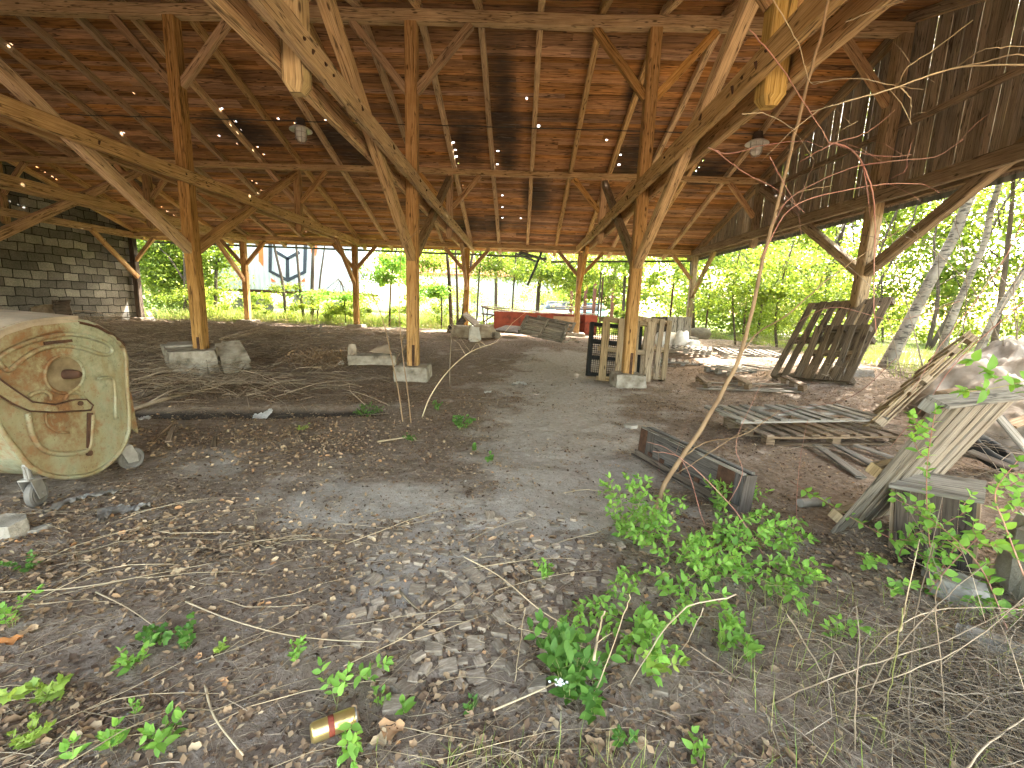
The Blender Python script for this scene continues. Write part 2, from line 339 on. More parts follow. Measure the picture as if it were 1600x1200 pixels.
def mat_block_wall():
    """rough slag concrete blocks laid in courses, on the wall plane (object y, z)"""
    N = NT('concrete_block_wall'); src = N.n('TexCoord').outputs['Object']; sp = N.n('SeparateXYZ', {0: src})
    wob = N.noise(N.co('Object', (1, 1, 1)), 1.3, 2); y = N.math('ADD', sp.outputs[1], N.math('MULTIPLY', wob, .16)); z = N.math('ADD', sp.outputs[2], N.math('MULTIPLY', N.noise(N.co('Object', (1, 1, 1), (5, 3, 1)), 2.2, 3), .13))
    v = N.n('CombineXYZ', {0: y, 1: z}).outputs[0]
    br = N.n('TexBrick', {'Vector': v, 'Color1': (.10, .094, .08), 'Color2': (.34, .32, .27), 'Mortar': (.02, .019, .016), 'Scale': 1., 'Mortar Size': .017, 'Mortar Smooth': .4, 'Bias': -.35, 'Brick Width': .50, 'Row Height': .275})
    br.offset = .5
    n2 = N.noise(N.co('Object'), 22, 5, .7); n3 = N.noise(N.co('Object'), 2.5, 4, .6)
    col = N.mix(.55, br.outputs[0], N.ramp(n2, [(.3, .35), (.7, 1.5)]), 'MULTIPLY'); col = N.mix(.5, col, N.ramp(n3, [(.3, .6), (.7, 1.4)]), 'MULTIPLY')
    hh = N.math('SUBTRACT', N.math('MULTIPLY', n2, .25), br.outputs[1]); N.bump(hh, .02, .9)
    return N.fin(col, .95, .15)
W['blocks'] = mat_block_wall()
def mat_bin():
    N = NT('rusty_galvanised_steel'); o = N.co('Object'); big = N.noise(N.co('Object', (1, 1, .55), (3, 1, 2)), 2.0, 5, .6, .5); fine = N.noise(o, 16, 8, .75); st = N.noise(N.co('Object', (5, 5, .7)), 2.2, 4, .6)
    base = N.ramp(fine, [(.3, (.16, .16, .10)), (.5, (.28, .285, .19)), (.7, (.42, .42, .32))])

    base = N.mix(N.ramp(big, [(.42, 0.), (.62, .75)]), base, (.40, .36, .19))
    rust = N.ramp(fine, [(.3, (.07, .035, .015)), (.6, (.22, .11, .045)), (.8, (.34, .20, .09))])
    base = N.mix(N.ramp(N.noise(N.co('Object', (1, 1, .35), (7, 2, 5)), 4.5, 5, .65), [(.45, 0.), (.6, .7)]), base, (.25, .19, .09))
    m1 = N.ramp(N.math('ADD', N.math('MULTIPLY', big, .55), N.math('MULTIPLY', fine, .45)), [(.46, 0.), (.585, 1.)])
    m2 = N.ramp(N.math('ADD', N.math('MULTIPLY', st, .6), N.math('MULTIPLY', fine, .4)), [(.56, 0.), (.66, .8)])
    col = N.mix(N.math('MAXIMUM', m1, m2), base, rust); spk = N.ramp(N.noise(o, 60, 3, .6), [(.62, 0.), (.70, .8)]); col = N.mix(spk, col, (.10, .05, .02))
    N.bump(fine, .003, .5); return N.fin(col, N.ramp(m1, [(0, .45), (1, .9)]), .4, .15)
W['bin'] = mat_bin()
W['dusty'] = mat_noise('dusty_lid', [(.3, (.22, .17, .12)), (.55, (.34, .27, .19)), (.8, (.44, .37, .27))], 5, 6, .9, .003)
W['tarp'] = mat_noise('dirty_white_sheet', [(.3, (.10, .08, .06)), (.5, (.20, .17, .135)), (.7, (.32, .28, .235))], 2, 6, .8, .01)
W['sack'] = mat_noise('white_sack', [(.3, (.45, .43, .40)), (.7, (.7, .68, .64))], 6, 4, .7, .006, hv=.2)
W['white'] = mat_noise('white_enamel', [(.3, (.6, .6, .56)), (.7, (.78, .78, .74))], 6, 3, .35, .0)
W['white_metal'] = mat_noise('white_painted_steel', [(.3, (.46, .47, .50)), (.7, (.54, .55, .58))], 2, 3, .5, 0)
W['plaster'] = mat_noise('white_plaster', [(.3, (.40, .40, .40)), (.7, (.52, .52, .52))], 1, 4, .9, 0)
W['darkpaint'] = mat_noise('dark_grey_paint', [(.3, (.03, .035, .045)), (.7, (.05, .055, .07))], 4, 3, .6, 0)
W['orange'] = mat_noise('orange_paint', [(.3, (.75, .14, .04)), (.7, (.85, .2, .06))], 4, 3, .6, 0)
W['tiles'] = mat_noise('red_roof_tiles', [(.3, (.25, .08, .05)), (.7, (.40, .15, .09))], 3, 4, .9, .01)
W['gold'] = mat_noise('gold_can', [(.3, (.55, .40, .14)), (.7, (.75, .58, .25))], 9, 3, .3, .001, spec=.6, metal=.8)
W['rubber'] = mat_noise('dusty_rubber', [(.3, (.09, .08, .07)), (.7, (.19, .175, .155))], 7, 4, .85, .003)
W['rag'] = mat_noise('dusty_plastic_rag', [(.3, (.15, .13, .105)), (.7, (.33, .295, .25))], 5, 5, .7, .006)
W['paver'] = mat_noise('wooden_block', [(.3, (.16, .12, .082)), (.55, (.28, .22, .16)), (.75, (.40, .335, .26))], 30, 5, .9, .002, sc=(1, 4, 2), hv=.4)
W['rustshade'] = mat_noise('rusty_shaded_dish', [(.3, (.09, .06, .03)), (.55, (.20, .15, .085)), (.8, (.32, .29, .18))], 6, 7, .7, .003)  # rusty brown, darkened to carry the shading of the recessed dish
W['flower'] = mat_noise('white_petal', [(.3, (.8, .8, .78)), (.7, (.85, .85, .85))], 4, 2, .6, 0)
def mat_glass(name, col=(.8, .85, .85), rough=.1):
    N = NT(name); N.fin(col, rough, .5); N.set(N.b, 'Transmission Weight', .7); return N.m
W['glass'] = mat_glass('cloudy_glass')
W['carglass'] = mat_noise('car_window', [(.3, (.05, .06, .07)), (.7, (.09, .10, .11))], 2, 2, .1, 0, spec=.6)
W['carteal'] = mat_noise('teal_car_paint', [(.3, (.10, .28, .27)), (.7, (.14, .34, .33))], 2, 2, .3, 0, spec=.5)
W['carsilver'] = mat_noise('silver_car_paint', [(.3, (.5, .52, .55)), (.7, (.62, .64, .67))], 2, 2, .3, 0, spec=.5)
W['cardboard'] = mat_noise('old_cardboard', [(.3, (.22, .16, .11)), (.7, (.38, .30, .22))], 4, 5, .9, .004)
# ------------------------------------------------------------------ ground
def path_mask(x, y):
    """1 where bare grey dust shows, 0 where leaf litter lies"""
    a = np.exp(-((x-(.55+.10*(y-5)))/(.75+.05*y))**2)*(1-ss(12, 15, y))*ss(2.4, 3.2, y)
    b = .8*np.exp(-((x+.9-.25*(y-3.5))/1.05)**2-((y-3.2)/.6)**2)
    c = .5*np.exp(-((x+2.9)/.9)**2-((y-4.1)/.5)**2) + .6*np.exp(-((x+.0)/.9)**2-((y-2.5)/.6)**2)
    return np.clip(np.maximum(np.maximum(a, b), c)+.02+.5*vn(x*1.7, y*1.7)+.6*vn(x*5, y*5), 0, 1)
def axis(lo, hi, fine0, fine1, step, grow=1.12):
    a = list(np.arange(fine0, fine1, step)); s_ = step; x = fine1
    while x < hi: a.append(x); s_ *= grow; x += s_
    a.append(hi); s_ = step; x = fine0-step
    while x > lo: a.insert(0, x); s_ *= grow; x -= s_
    a.insert(0, lo); return np.array(a)
def ground():
    xs = axis(-400, 400, -9, 8, .05); ys = axis(-60, 600, .6, 12, .05)
    X, Y = np.meshgrid(xs, ys); Zg = hgt(X, Y); ny, nx = X.shape
    V = np.stack([X, Y, Zg], -1).reshape(-1, 3); i = np.arange(ny*nx).reshape(ny, nx)
    F = np.stack([i[:-1, :-1], i[:-1, 1:], i[1:, 1:], i[1:, :-1]], -1).reshape(-1, 4)
    me = bpy.data.meshes.new('ground'); me.vertices.add(len(V)); me.vertices.foreach_set('co', V.astype(np.float32).ravel())
    me.loops.add(F.size); me.loops.foreach_set('vertex_index', F.ravel().astype(np.int32)); me.polygons.add(len(F))
    me.polygons.foreach_set('loop_start', (np.arange(len(F))*4).astype(np.int32)); me.polygons.foreach_set('loop_total', np.full(len(F), 4, np.int32)); me.update(calc_edges=True)
    me.polygons.foreach_set('use_smooth', [True]*len(F))
    x, y = V[:, 0], V[:, 1]
    dust = path_mask(x, y); me.attributes.new('dust', 'FLOAT', 'POINT').data.foreach_set('value', dust.astype(np.float32))
    green = np.clip(ss(17.5, 20, y)+ss(8.0, 10, x)*(.4+.6*ss(12, 14, y)), 0, 1); me.attributes.new('green', 'FLOAT', 'POINT').data.foreach_set('value', green.astype(np.float32))
    yard = ss(20, 21.5, y)*(1-ss(33, 36, y))*ss(-7, -4, x)*(1-ss(4, 6, x)) + np.exp(-((x-12.5-.3*(y-14))/2.2)**2)*ss(7, 9, y)*(1-ss(24, 30, y))
    me.attributes.new('yard', 'FLOAT', 'POINT').data.foreach_set('value', np.clip(yard, 0, 1).astype(np.float32))
    soil = np.exp(-((y-(5.15+.23*(x+5))-.25)/.24)**2)*ss(-7, -5.2, x)*(1-ss(-2.3, -1.5, x))+.8*np.exp(-((x-2.75)/.35)**2-((y-2.7)/.3)**2)+.75*np.exp(-((x-2.2)/1.1)**2-((y-1.5)/.6)**2)
    me.attributes.new('soil', 'FLOAT', 'POINT').data.foreach_set('value', np.clip(soil, 0, 1).astype(np.float32))
    N = NT('dirt_ground'); o = N.co('Object'); at = lambda a: N.n('Attribute', attribute_name=a).outputs['Fac']
    n1 = N.noise(o, 1.6, 6, .65); n2 = N.noise(o, 14, 7, .75); n3 = N.noise(o, 70, 4, .7)
    dirt = N.ramp(n2, [(.3, (.12, .085, .058)), (.5, (.225, .17, .125)), (.7, (.34, .275, .215))]
)
    dusty = N.ramp(n2, [(.3, (.27, .23, .185)), (.5, (.385, .335, .28)), (.7, (.48, .425, .36))])
    fac = N.ramp(N.math('ADD', at('dust'), N.math('MULTIPLY', N.math('SUBTRACT', n1, .5), .9)), [(.25, 0.), (.65, 1.)])
    col = N.mix(fac, dirt, dusty); col = N.mix(N.ramp(n3, [(.3, .35), (.5, 0.)]), col, (.05, .038, .03)); col = N.mix(N.ramp(n3, [(.62, 0.), (.72, .45)]), col, (.42, .38, .33))
    col = N.mix(N.ramp(N.math('ADD', at('soil'), N.math('MULTIPLY', n2, .4)), [(.55, 0.), (.9, .9)]), col, (.035, .028, .022))
    gr = N.ramp(n2, [(.3, (.07, .11, .025)), (.6, (.16, .20, .06)), (.8, (.28, .26, .13))]); col = N.mix(N.ramp(N.math('ADD', at('green'), N.math('MULTIPLY', N.math('SUBTRACT', n1, .5), .8)), [(.35, 0.), (.75, 1.)]), col, gr)
    col = N.mix(N.ramp(N.math('ADD', at('yard'), N.math('MULTIPLY', N.math('SUBTRACT', n2, .5), .6)), [(.35, 0.), (.6, 1.)]), col, N.ramp(n1, [(.3, (.36, .32, .29)), (.7, (.48, .44, .41))]))
    N.bump(N.math('ADD', N.math('MULTIPLY', n2, .7), N.math('MULTIPLY', n3, .3)), .03, .9); me.materials.append(N.fin(col, .95, .12))
    g = bpy.data.objects.new('ground', me); COL.objects.link(g); tag(g, kind='structure')
ground()
#PART2

# ------------------------------------------------------------------ the timber shed
XS = [-15.38, -10.98, -6.58, -2.18, 2.22, 6.62]; YR = 8.9; YM = (4.5, 13.3); YE = (.2, 17.6); SL = .329
def roofz(y): return 6.87-abs(y-YR)*SL            # underside of the roof boards
shed = thing('timber_shed', 'long open timber storage shed with plank roof on heavy posts and braces', 'shed')
ZT = 3.75
def fo(x, y, lab='footing'):
    z = H(x, y); m = MB(); k = random.uniform(.62, .70); top = .28 if y < 12 and x < 5 else z+.14
    if y < 12 and x < 5: z = min(z, .0)
    m.prism([(-k/2, -k/2), (k/2, -k/2*1.05), (k/2*1.03, k/2), (-k/2, k/2)], pose(x, y, z-.25, random.uniform(-.06, .06)), top-z+.25, top=.93, bev=.05)
    roughen(m.build(lab, W['concrete'], shed), 5, .008); return top
def post(x, y, z0, z1, wd, mat='beam', hang=False):
    m = MB()
    if hang:
        m.beam((x, y, z0), (x, y, z1), wd, wd, up=(0, 1, 0), end=.08, ch=.015)
    else: m.beam((x, y, z0), (x, y, z1), wd, wd, up=(0, 1, 0), seg=5, jit=.003, ch=.02)
    return m.build('post', W[mat], shed)
for i, x in enumerate(XS):
    last = i == 5; first = i == 0; mt = 'greybeam' if last else 'beam'
    if not first:
        t = fo(x, YR); p = post(x, YR, t-.01, roofz(YR)-.37, .22, mt)
        s = MB(); s.beam((x+.03, YR-.118, t-.01), (x+.03, YR-.118, t+.42), .055, .016, up=(0, 1, 0)); s.build('anchor_strap', W['rust'], p)
    for ye in YE:
        t = fo(x, ye); post(x, ye, t-.01, ZT-.1, .2, mt if not first else 'darkboard')
    for ym in YM:
        yellow = ym < 8 and i in (3, 4)
        post(x, ym, 3.44 if ym < 8 else 3.42, 5.16, .20 if yellow else .18, 'fresh' if yellow else mt, hang=True)
    for sx in ((-.165, .165) if not first else (.1,)):
        m = MB(); m.beam((x+sx, -.1, ZT+random.uniform(-.01, .01)), (x+sx, 17.95, ZT), .095, .235, seg=9, jit=.006, ch=.014); tb = m.build('tie_beam', W['tie' if not last and not first else mt], shed)
        if i in (2, 3, 4) and (sx > 0) == (i < 4):
            for yb_ in (4.2, 4.36, 4.62, 4.8, 5.6, 6.9, 8.62, 9.15, 10.6, 12.2, 13.1, 13.5): m = MB(); s2 = .05 if sx > 0 else -.05; m.tube([(x+sx+s2*.9, yb_, ZT+random.uniform(-.07, .07)), (x+sx+s2*1.35, yb_, ZT)], .014, 6); m.build('bolt', W['rust'], tb)
    for s_ in (-1, 1):
        if not first or s_ == 1:
            if not first:
                m = MB(); m.beam((x, YR+s_*.08, 2.42), (x, YR+s_*4.3, 5.02), .15, .19, seg=4, jit=.004, ch=.018); m.build('strut', W['greybeam' if i in (3, 4, 5) and s_ > 0 or last else 'tie' if s_ < 0 else 'beam'], shed)
        ye = YE[1] if s_ > 0 else YE[0]
        m = MB(); m.beam((x+(.12 if first else 0), ye-s_*.06, 2.15), (x+(.12 if first else 0), ye-s_*1.75, 3.68), .12, .15, seg=2, jit=.003); m.build('strut', W[mt], shed)
    # knee braces along the purlins
    for (yy, zb, dx, zt, wb) in ((YR, 5.38, 1.08, 6.5, .12), (YM[0], 4.28, .86, 5.16, .11), (YM[1], 4.28, .86, 5.16, .11), (YE[0], 2.8, .86, 3.68, .11), (YE[1], 2.8, .86, 3.68, .11)):
        for s_ in (-1, 1):
            if (first and s_ < 0) or (last and s_ > 0): continue
            if first and yy == YR: continue
            m = MB(); m.beam((x+s_*.08, yy, zb), (x+s_*dx, yy, zt), wb, wb+.02, seg=2, jit=.003, rnd=random.random()); m.build('brace', W['beam'], shed)
for yy, zc, wd, ht in ((YR, 6.6, .18, .2), (YM[0], 5.24, .13, .15), (YM[1], 5.24, .13, .15), (YE[0], 3.79, .15, .17), (YE[1], 3.79, .15, .17)):
    m = MB(); m.beam((-15.5, yy, zc), (6.72, yy, zc), wd, ht, seg=16, jit=.008, ch=.014); m.build('purlin', W['tie'], shed)
# rafters
nb = 20
for k in range(nb+1):
    x = -15.38+.13+k*1.1
    if x > 6.8: break
    for s_ in (-1, 1):
        ys = YR+s_*9.55; m = MB(); off = -.075
        m.beam((x, YR+s_*.02, roofz(YR)+off), (x, ys, roofz(ys)+off), .115, .15, seg=8, jit=.004, ch=.01); m.build('rafter', W['tie'], shed)
for s_ in (-1, 1):
    m = MB(); ys = YR+s_*9.55; m.beam((6.66, YR, roofz(YR)-.075), (6.66, ys, roofz(ys)-.075), .08, .15, seg=6, jit=.004); m.build('rafter', W['greybeam'], shed)
# roof boards with rotten holes, felt above with the same holes
def roof_hit(px, py):
    d = ray(px, py); t = (6.87+YR*SL-CZ)/(d.z+SL*d.y); return CAM+d*t
holes = []
for px, py in [(709, 228), (712, 238), (713, 246), (716, 255), (778, 238), (777, 258), (970, 242), (966, 262), (959, 279), (724, 290), (725, 300), (728, 310), (785, 307), (785, 324), (785, 341), (371, 194), (377, 202), (402, 230), (412, 241), (395, 283), (404, 289), (408, 297), (480, 363), (180, 275), (175, 283), (186, 281), (60, 262), (72, 270), (82, 276), (92, 282), (255, 325), (262, 330), (274, 337), (350, 175), (333, 158), (1100, 250), (1093, 262), (1087, 268), (640, 250), (536, 300), (560, 330), (1185, 350), (1195, 357), (1040, 130)]:
    h_ = roof_hit(px, py); holes.append((h_.x, h_.y, random.uniform(.018, .036)))
for k in range(9): holes.append((random.uniform(-8.5, -3), 12.2+random.uniform(-.5, .5)-.0*k, random.uniform(.02, .04)))
for k in range(16): holes.append((random.uniform(-15, 6), random.uniform(9.5, 17.5), random.uniform(.012, .03)))
mb, mf = MB(), MB()
def course(m, x0, x1, ya, yb, lift, th, hs, rnd, sag=0):
    cuts = sorted([(hx-hr, hx+hr) for hx, hy, hr in hs if x0+.05 < hx-hr and hx+hr < x1-.05]); cur = x0; seg = []
    for a, b in cuts:
        if a > cur+.02: seg.append((cur, a, 0)); seg.append((a, b, 1)); cur = b
    seg.append((cur, x1, 0)); u0 = random.random()*30
    for a, b, hole in seg:
        y0_, y1_ = (ya, yb)
        if hole: y0_ = ya+(yb-ya)*.55
        if hole and lift > .04: continue
        n = max(1, int((b-a)/.55)) if sag else 1; V = []; F = []; UV = []
        for q in range(n+1):
            xx = a+(b-a)*q/n; dz = random.uniform(-sag, sag)
            for yy, tz in ((y0_, 0), (y1_, 0), (y1_, th), (y0_, th)): V.append((xx, yy, roofz(yy)+lift+tz+dz+(rnd-.5)*.016))
        wv = yb-ya
        for q in range(n):
            for j in range(4):
                k = (j+1) % 4; F.append([q*4+j, (q+1)*4+j, (q+1)*4+k, q*4+k]); ua = u0+a+(b-a)*q/n; ub = u0+a+(b-a)*(q+1)/n; UV.append([(ua, j*wv), (ub, j*wv), (ub, j*wv+wv), (ua, j*wv+wv)])
        F.append([3, 2, 1, 0]); F.append([n*4+j for j in range(4)]); UV += [[(0, 0)]*4]*2
        m.add(V, F, UV, rnd)
y = -.75; joints = [-15.6+1.1*k for k in range(22)]
while y < 18.5:
    bw = random.uniform(.105, .15); gap = random.choice([.003, .004, .006, .01]); ya, yb = y, y+bw-gap
    if not ya < YR < yb: pass
    hs = [h_ for h_ in holes if ya <= h_[1] < y+bw]
    x0 = -15.7; vis = YR-.8 < y
    while x0 < 6.9:
        x1 = min(6.95, x0+1.1*random.choice([3, 4, 5, 6])) if vis else 6.95
        if 6.95-x1 < 1: x1 = 6.95
        course(mb, x0, x1-.003, ya, yb, 0, .022, hs, random.random(), sag=.004 if vis else 0); x0 = x1
    course(mf, -15.8, 7.0, ya, ya+bw, .045, .006, hs, .5)
    y += bw
# the boards carry the rot: black, damp patches where water came through
def mat_roofboards():
    m = W['board'].copy(); N = NT.__new__(NT); N.m = m; N.t = m.node_tree; N.b = N.t.nodes['Principled BSDF']; N.out = N.t.nodes['Material Output']
    src = N.b.inputs['Base Color'].links[0].from_socket
    v = N.co('Object', (1.0, .55, .01)); n1 = N.noise(v, .95, 3, .55, .6); n2 = N.noise(N.co('Object', (1.2, 14, 1)), 1.6, 4, .6)
    sp = N.n('SeparateXYZ', {0: N.n('TexCoord').outputs['Object']})
    def spot(cx, cy, rx, ry):
        a = N.math('POWER', N.math('DIVIDE', N.math('SUBTRACT', sp.outputs[0], cx), rx), 2.); b = N.math('POWER', N.math('DIVIDE', N.math('SUBTRACT', sp.outputs[1], cy), ry), 2.)
        return N.math('SUBTRACT', 1., N.math('ADD', a, b))
    msk = None
    for cx, cy, rx, ry in ((-.55, 11.6, .55, 3.2), (-1.6, 12.6, .7, 1.6), (-4.7, 12.6, 1.3, 1.6), (2.9, 12.7, .9, 1.2), (.4, 14.6, .7, 1.4), (-7.5, 12.3, 1.2, 1.0), (4.6, 10.9, .9, .8), (-3.4, 15.2, 1.1, 1.2), (5.0, 13.2, 1.1, 1.4), (-12.3, 13.8, 1.4, 1.8), (-1.9, 16.6, 3.5, 1.0), (2.4, 10.6, .45, .8)):
        s_ = spot(cx, cy, rx, ry); msk = s_ if msk is None else N.math('MAXIMUM', msk, s_)
    msk = N.math('MAXIMUM', msk, 0.); f = N.math('ADD', N.math('ADD', N.math('MULTIPLY', msk, .5), N.math('MULTIPLY', n1, .55)), N.math('MULTIPLY', n2, .45))
    f = N.ramp(f, [(.62, 0.), (.98, .88)])
    col = N.mix(f, src, N.ramp(n2, [(.35, (.012, .011, .010)), (.6, (.035, .03, .026)), (.72, (.16, .14, .12))])); N.set(N.b, 'Base Color', col); return m
mb.build('roof', mat_roofboards(), shed); mf.build('roof_felt', W['felt'], shed)
# gable cladding on the right: upright boards with gaps, corrugated sheet along the foot
m = MB(); y = -.6
while y < 18.3:
    bw = random.uniform(.11, .15); gp = random.choice([.001, .002, .003, .004]) if not (9.3 < y < 14.8) else random.choice([.003, .005, .009, .014])
    x = 6.80+random.uniform(-.003, .003); zt = min(roofz(y), roofz(y+bw))-.005; z0 = 3.60
    if zt > z0+.05:
        u = random.random()*20; w1 = bw-gp; b0 = y+random.uniform(-.0, .002)
        m.beam((x, b0+w1/2, z0), (x, b0+w1/2+random.uniform(-.004, .004), zt), w1, .009, up=(1, 0, 0), ch=.001)
    y += bw
m.build('gable_cladding', W['clad'], shed)
for ya, yb, za, zb in ((8.9, 13.4, 4.98, 4.98), (4.5, 8.9, 4.98, 4.98)):
    m = MB(); m.beam((6.735, ya, za), (6.735, yb, zb), .06, .11); m.build('cladding_rail', W['greybeam'], shed)
m = MB(); V = []; F = []; n = 0; yy = -.6; ny = int(18.9/.022)
for k in range(ny):
    yv = -.6+k*.022; xo = 6.865+.022*math.sin(yv*2*math.pi/.177)
    V += [(xo, yv, 3.53+.006*math.sin(yv*3)), (xo, yv, 3.95), (xo+.007, yv, 3.95), (xo+.007, yv, 3.53)]
    if k: b = (k-1)*4; F += [[b, b+4, b+5, b+1], [b+2, b+6, b+7, b+3], [b+3, b+7, b+4, b], [b+1, b+5, b+6, b+2]]
m.add(V, F); m.build('corrugated_sheet', W['sheet'], shed, smooth=False)
m = MB(); m.prism([(18.0, -.2), (18.0, roofz(18.)-.02), (YR, roofz(YR)-.02), (-.4, roofz(-.4)-.02), (-.4, -.2)], Matrix(((0, 0, 1, -15.85), (1, 0, 0, 0), (0, 1, 0, 0), (0, 0, 0, 1))), .3)
m.build('block_wall', W['blocks'], shed)
# gutter, broken in the middle, and the loose downpipe
def gutter(x0, x1, y, z0, z1, lab='gutter'):
    m = MB(); n = 10; prof = [(.07*math.cos(a), -.07*math.sin(a)) for a in [math.pi*k/8 for k in range(9)]]+[(.062*math.cos(a), -.062*math.sin(a)) for a in [math.pi*(8-k)/8 for k in range(9)]]
    q = len(prof); V = [(x0+(x1-x0)*i/n, y+p[0], z0+(z1-z0)*i/n+p[1]+random.uniform(-.008, .008)*(0 < i < n)) for i in range(n+1) for p in prof]
    F = [[i*q+j, i*q+(j+1) % q, (i+1)*q+(j+1) % q, (i+1)*q+j] for i in range(n) for j in range(q)]; m.add(V, F); m.build(lab, W['gutter'], shed)
gutter(-15.6, .35, 18.58, 3.66, 3.57); gutter(1.15, 7.0, 18.58, 3.40, 3.62); gutter(-15.6, 7, -.72, 3.62, 3.58)
m = MB(); a = PY(850, 384, 18.5); b = PY(824, 446, 18.5); m.tube([a+Vector((.25, 0, .12)), a, a*.5+b*.5+Vector((.02, 0, 0)), b], .05, 8); m.build('downpipe', W['gutter'], shed)
m = MB(); m.beam((-.15, 18.2, 3.66), (.9, 18.35, 3.42), .5, .05, up=(0, 0, 1)); m.beam((-.3, 18.1, 3.6), (.5, 18.45, 3.36), .25, .04); m.build('rotten_board', W['felt'], shed)
# cable under the rafters
yc = 11.55; cab = MB(); cab.tube([(x, yc, roofz(yc)-.17-.03*abs(math.sin((x+.3)*math.pi/1.1))) for x in np.arange(-15.3, 6.6, .275)], .011, 5)
o = cab.build('power_cable', W['felt']); tag(o, 'thin black power cable strung across the rafters under the roof', 'cable')
# cage lamps
def cage_lamp(px, py, label):
    p = PY(px, py, yc); x, y, z = p.x, yc, roofz(yc)-.16
    r = thing('cage_lamp', label, 'lamp', (x, y, z), 'cage lamps under the roof')
    k = 1.0; T = Matrix.Translation((x, y, z))
    m = MB(); m.lathe([(.0, .02), (.10, .02), (.12, -.10), (.12, -.16), (.0, -.16)], T, 18); m.build('housing', W['darkboard'], r, smooth=False)
    m = MB(); m.lathe([(.11, -.15), (.17, -.17), (.26, -.23), (.265, -.25), (.16, -.20), (.10, -.19)], T, 28); m.build('shade', W['white'], r, True)
    m = MB(); m.lathe([(.115, -.2), (.125, -.26), (.115, -.42), (.08, -.48), (0, -.5)], T, 20); m.build('glass_jar', W['white'], r, True)
    m = MB()
    for a in range(6):
        c, s_ = math.cos(a*math.pi/3), math.sin(a*math.pi/3); m.tube([(x+c*q, y+s_*q, z+h_) for q, h_ in ((.15, -.2), (.145, -.34), (.135, -.44), (.09, -.515), (0, -.53))], .006, 5)
    for q, h_ in ((.147, -.3), (.137, -.42)): m.tube([(x+q*math.cos(t), y+q*math.sin(t), z+h_) for t in np.linspace(0, 2*math.pi, 17)], .006, 5)
    m.build('wire_guard', W['metal'], r)
cage_lamp(471, 225, 'white cage lamp under the roof between the two left posts')
cage_lamp(1183, 222, 'white cage lamp hanging near the right gable boards')

# ------------------------------------------------------------------ pallets
def pallet(label, M, la, lb, nb=6, t=.14, mat='brown', group='wooden pallets', name='wooden_pallet', rails=3, wide=.1, miss=(), runners=True):
    r = thing(name, label, 'pallet', M=M, group=group); c = M.to_translation()
    m = MB(); wv = lb
    for k in range(nb):
        if k in miss: continue
        x = wide/2+(la-wide)*k/(nb-1)+random.uniform(-.006, .006); ww = wide*random.choice([1, 1, .85, 1.15])
        m.beam(M @ Vector((x, random.uniform(-.005, .01), t-.012)), M @ Vector((x+random.uniform(-.012, .012), lb+random.uniform(-.02, .01), t-.012)), ww, .022, up=M.to_3x3() @ Vector((0, 0, 1)), ch=.003, seg=3, jit=.003)
    m.build('deck_boards', W[mat], r)
    for j in range(rails):
        y = .05+(lb-.1)*j/(rails-1); m = MB(); U = M.to_3x3() @ Vector((0, 0, 1))
        m.beam(M @ Vector((.005, y, t-.037)), M @ Vector((la-.005, y, t-.037)), .095, .022, up=U, ch=.003, seg=2, jit=.002)
        if runners:
            for x in (.06, la/2, la-.06): m.beam(M @ Vector((x-.055, y, t-.087)), M @ Vector((x+.055, y, t-.087)), .09, .076, up=U, ch=.004)
        if runners: m.beam(M @ Vector((0, y, .011)), M @ Vector((la, y, .011)), .095, .02, up=U, ch=.003)
        m.build('stringer', W[mat], r)
    return r
def perp(O, A, px, py):
    """the point on the pixel's ray that makes a right angle with OA"""
    a = (Vector(A)-Vector(O)).normalized(); d = ray(px, py); return CAM+d*((Vector(O)-CAM).dot(a)/d.dot(a))
# big pallet leaning on the right gable post, a smaller one in front of it
O = G(1207, 592, -.02); A = G(1335, 603, 0.0); Mx, la, lb = frame(O, A, PY(1284, 478, O.y+.45))
pallet('tall grey pallet of wide slats leaning on the right gable post', Mx, la, lb, nb=7, mat='palletshade', wide=.165, name='leaning_pallet')
O2 = O+Vector((.30, -.42, 0)); O2.z = H(O2.x, O2.y)-.01; A2 = O2+(A-O)*.62; Mx, la2, lb2 = frame(O2, A2, PY(1265, 507, O.y+.10))
pallet('smaller worn pallet leaning in front of the tall grey pallet', Mx, la2, lb2*.92, nb=5, mat='palletshade', wide=.13, name='leaning_pallet')
# pallets standing behind the third post
O = Vector(PY(931, 592, 9.15)); O.z = H(O.x, O.y); A = PY(1003, 590, 9.5); A.z = O.z; B = O+(PY(945, 497, 9.45)-O)
Mx, la, lb = frame(O, A+(A-O)*.12, PY(943, 498, 9.4)); Mx = Mx @ pose(0, .05, 0) @ Matrix.Rotation(-.085, 4, 'Z'); pallet('upright wooden pallet of grey slats standing behind the third post', Mx, la, lb, nb=4, mat='greybeam', wide=.165, name='standing_pallet', rails=3)
O = PY(1008, 592, 9.75); O.z = H(O.x, O.y); A = O+Vector((.42, .05, 0)); Mx, la, lb = frame(O-Vector((.35, 0, 0)), A, PY(1000, 498, 10.1)); Mx = Mx @ pose(0, .05, 0) @ Matrix.Rotation(-.12, 4, 'Z'); pallet('narrow slatted pallet propped up right of the third post', Mx, la, lb, nb=5, mat='greybeam', wide=.11, name='standing_pallet')
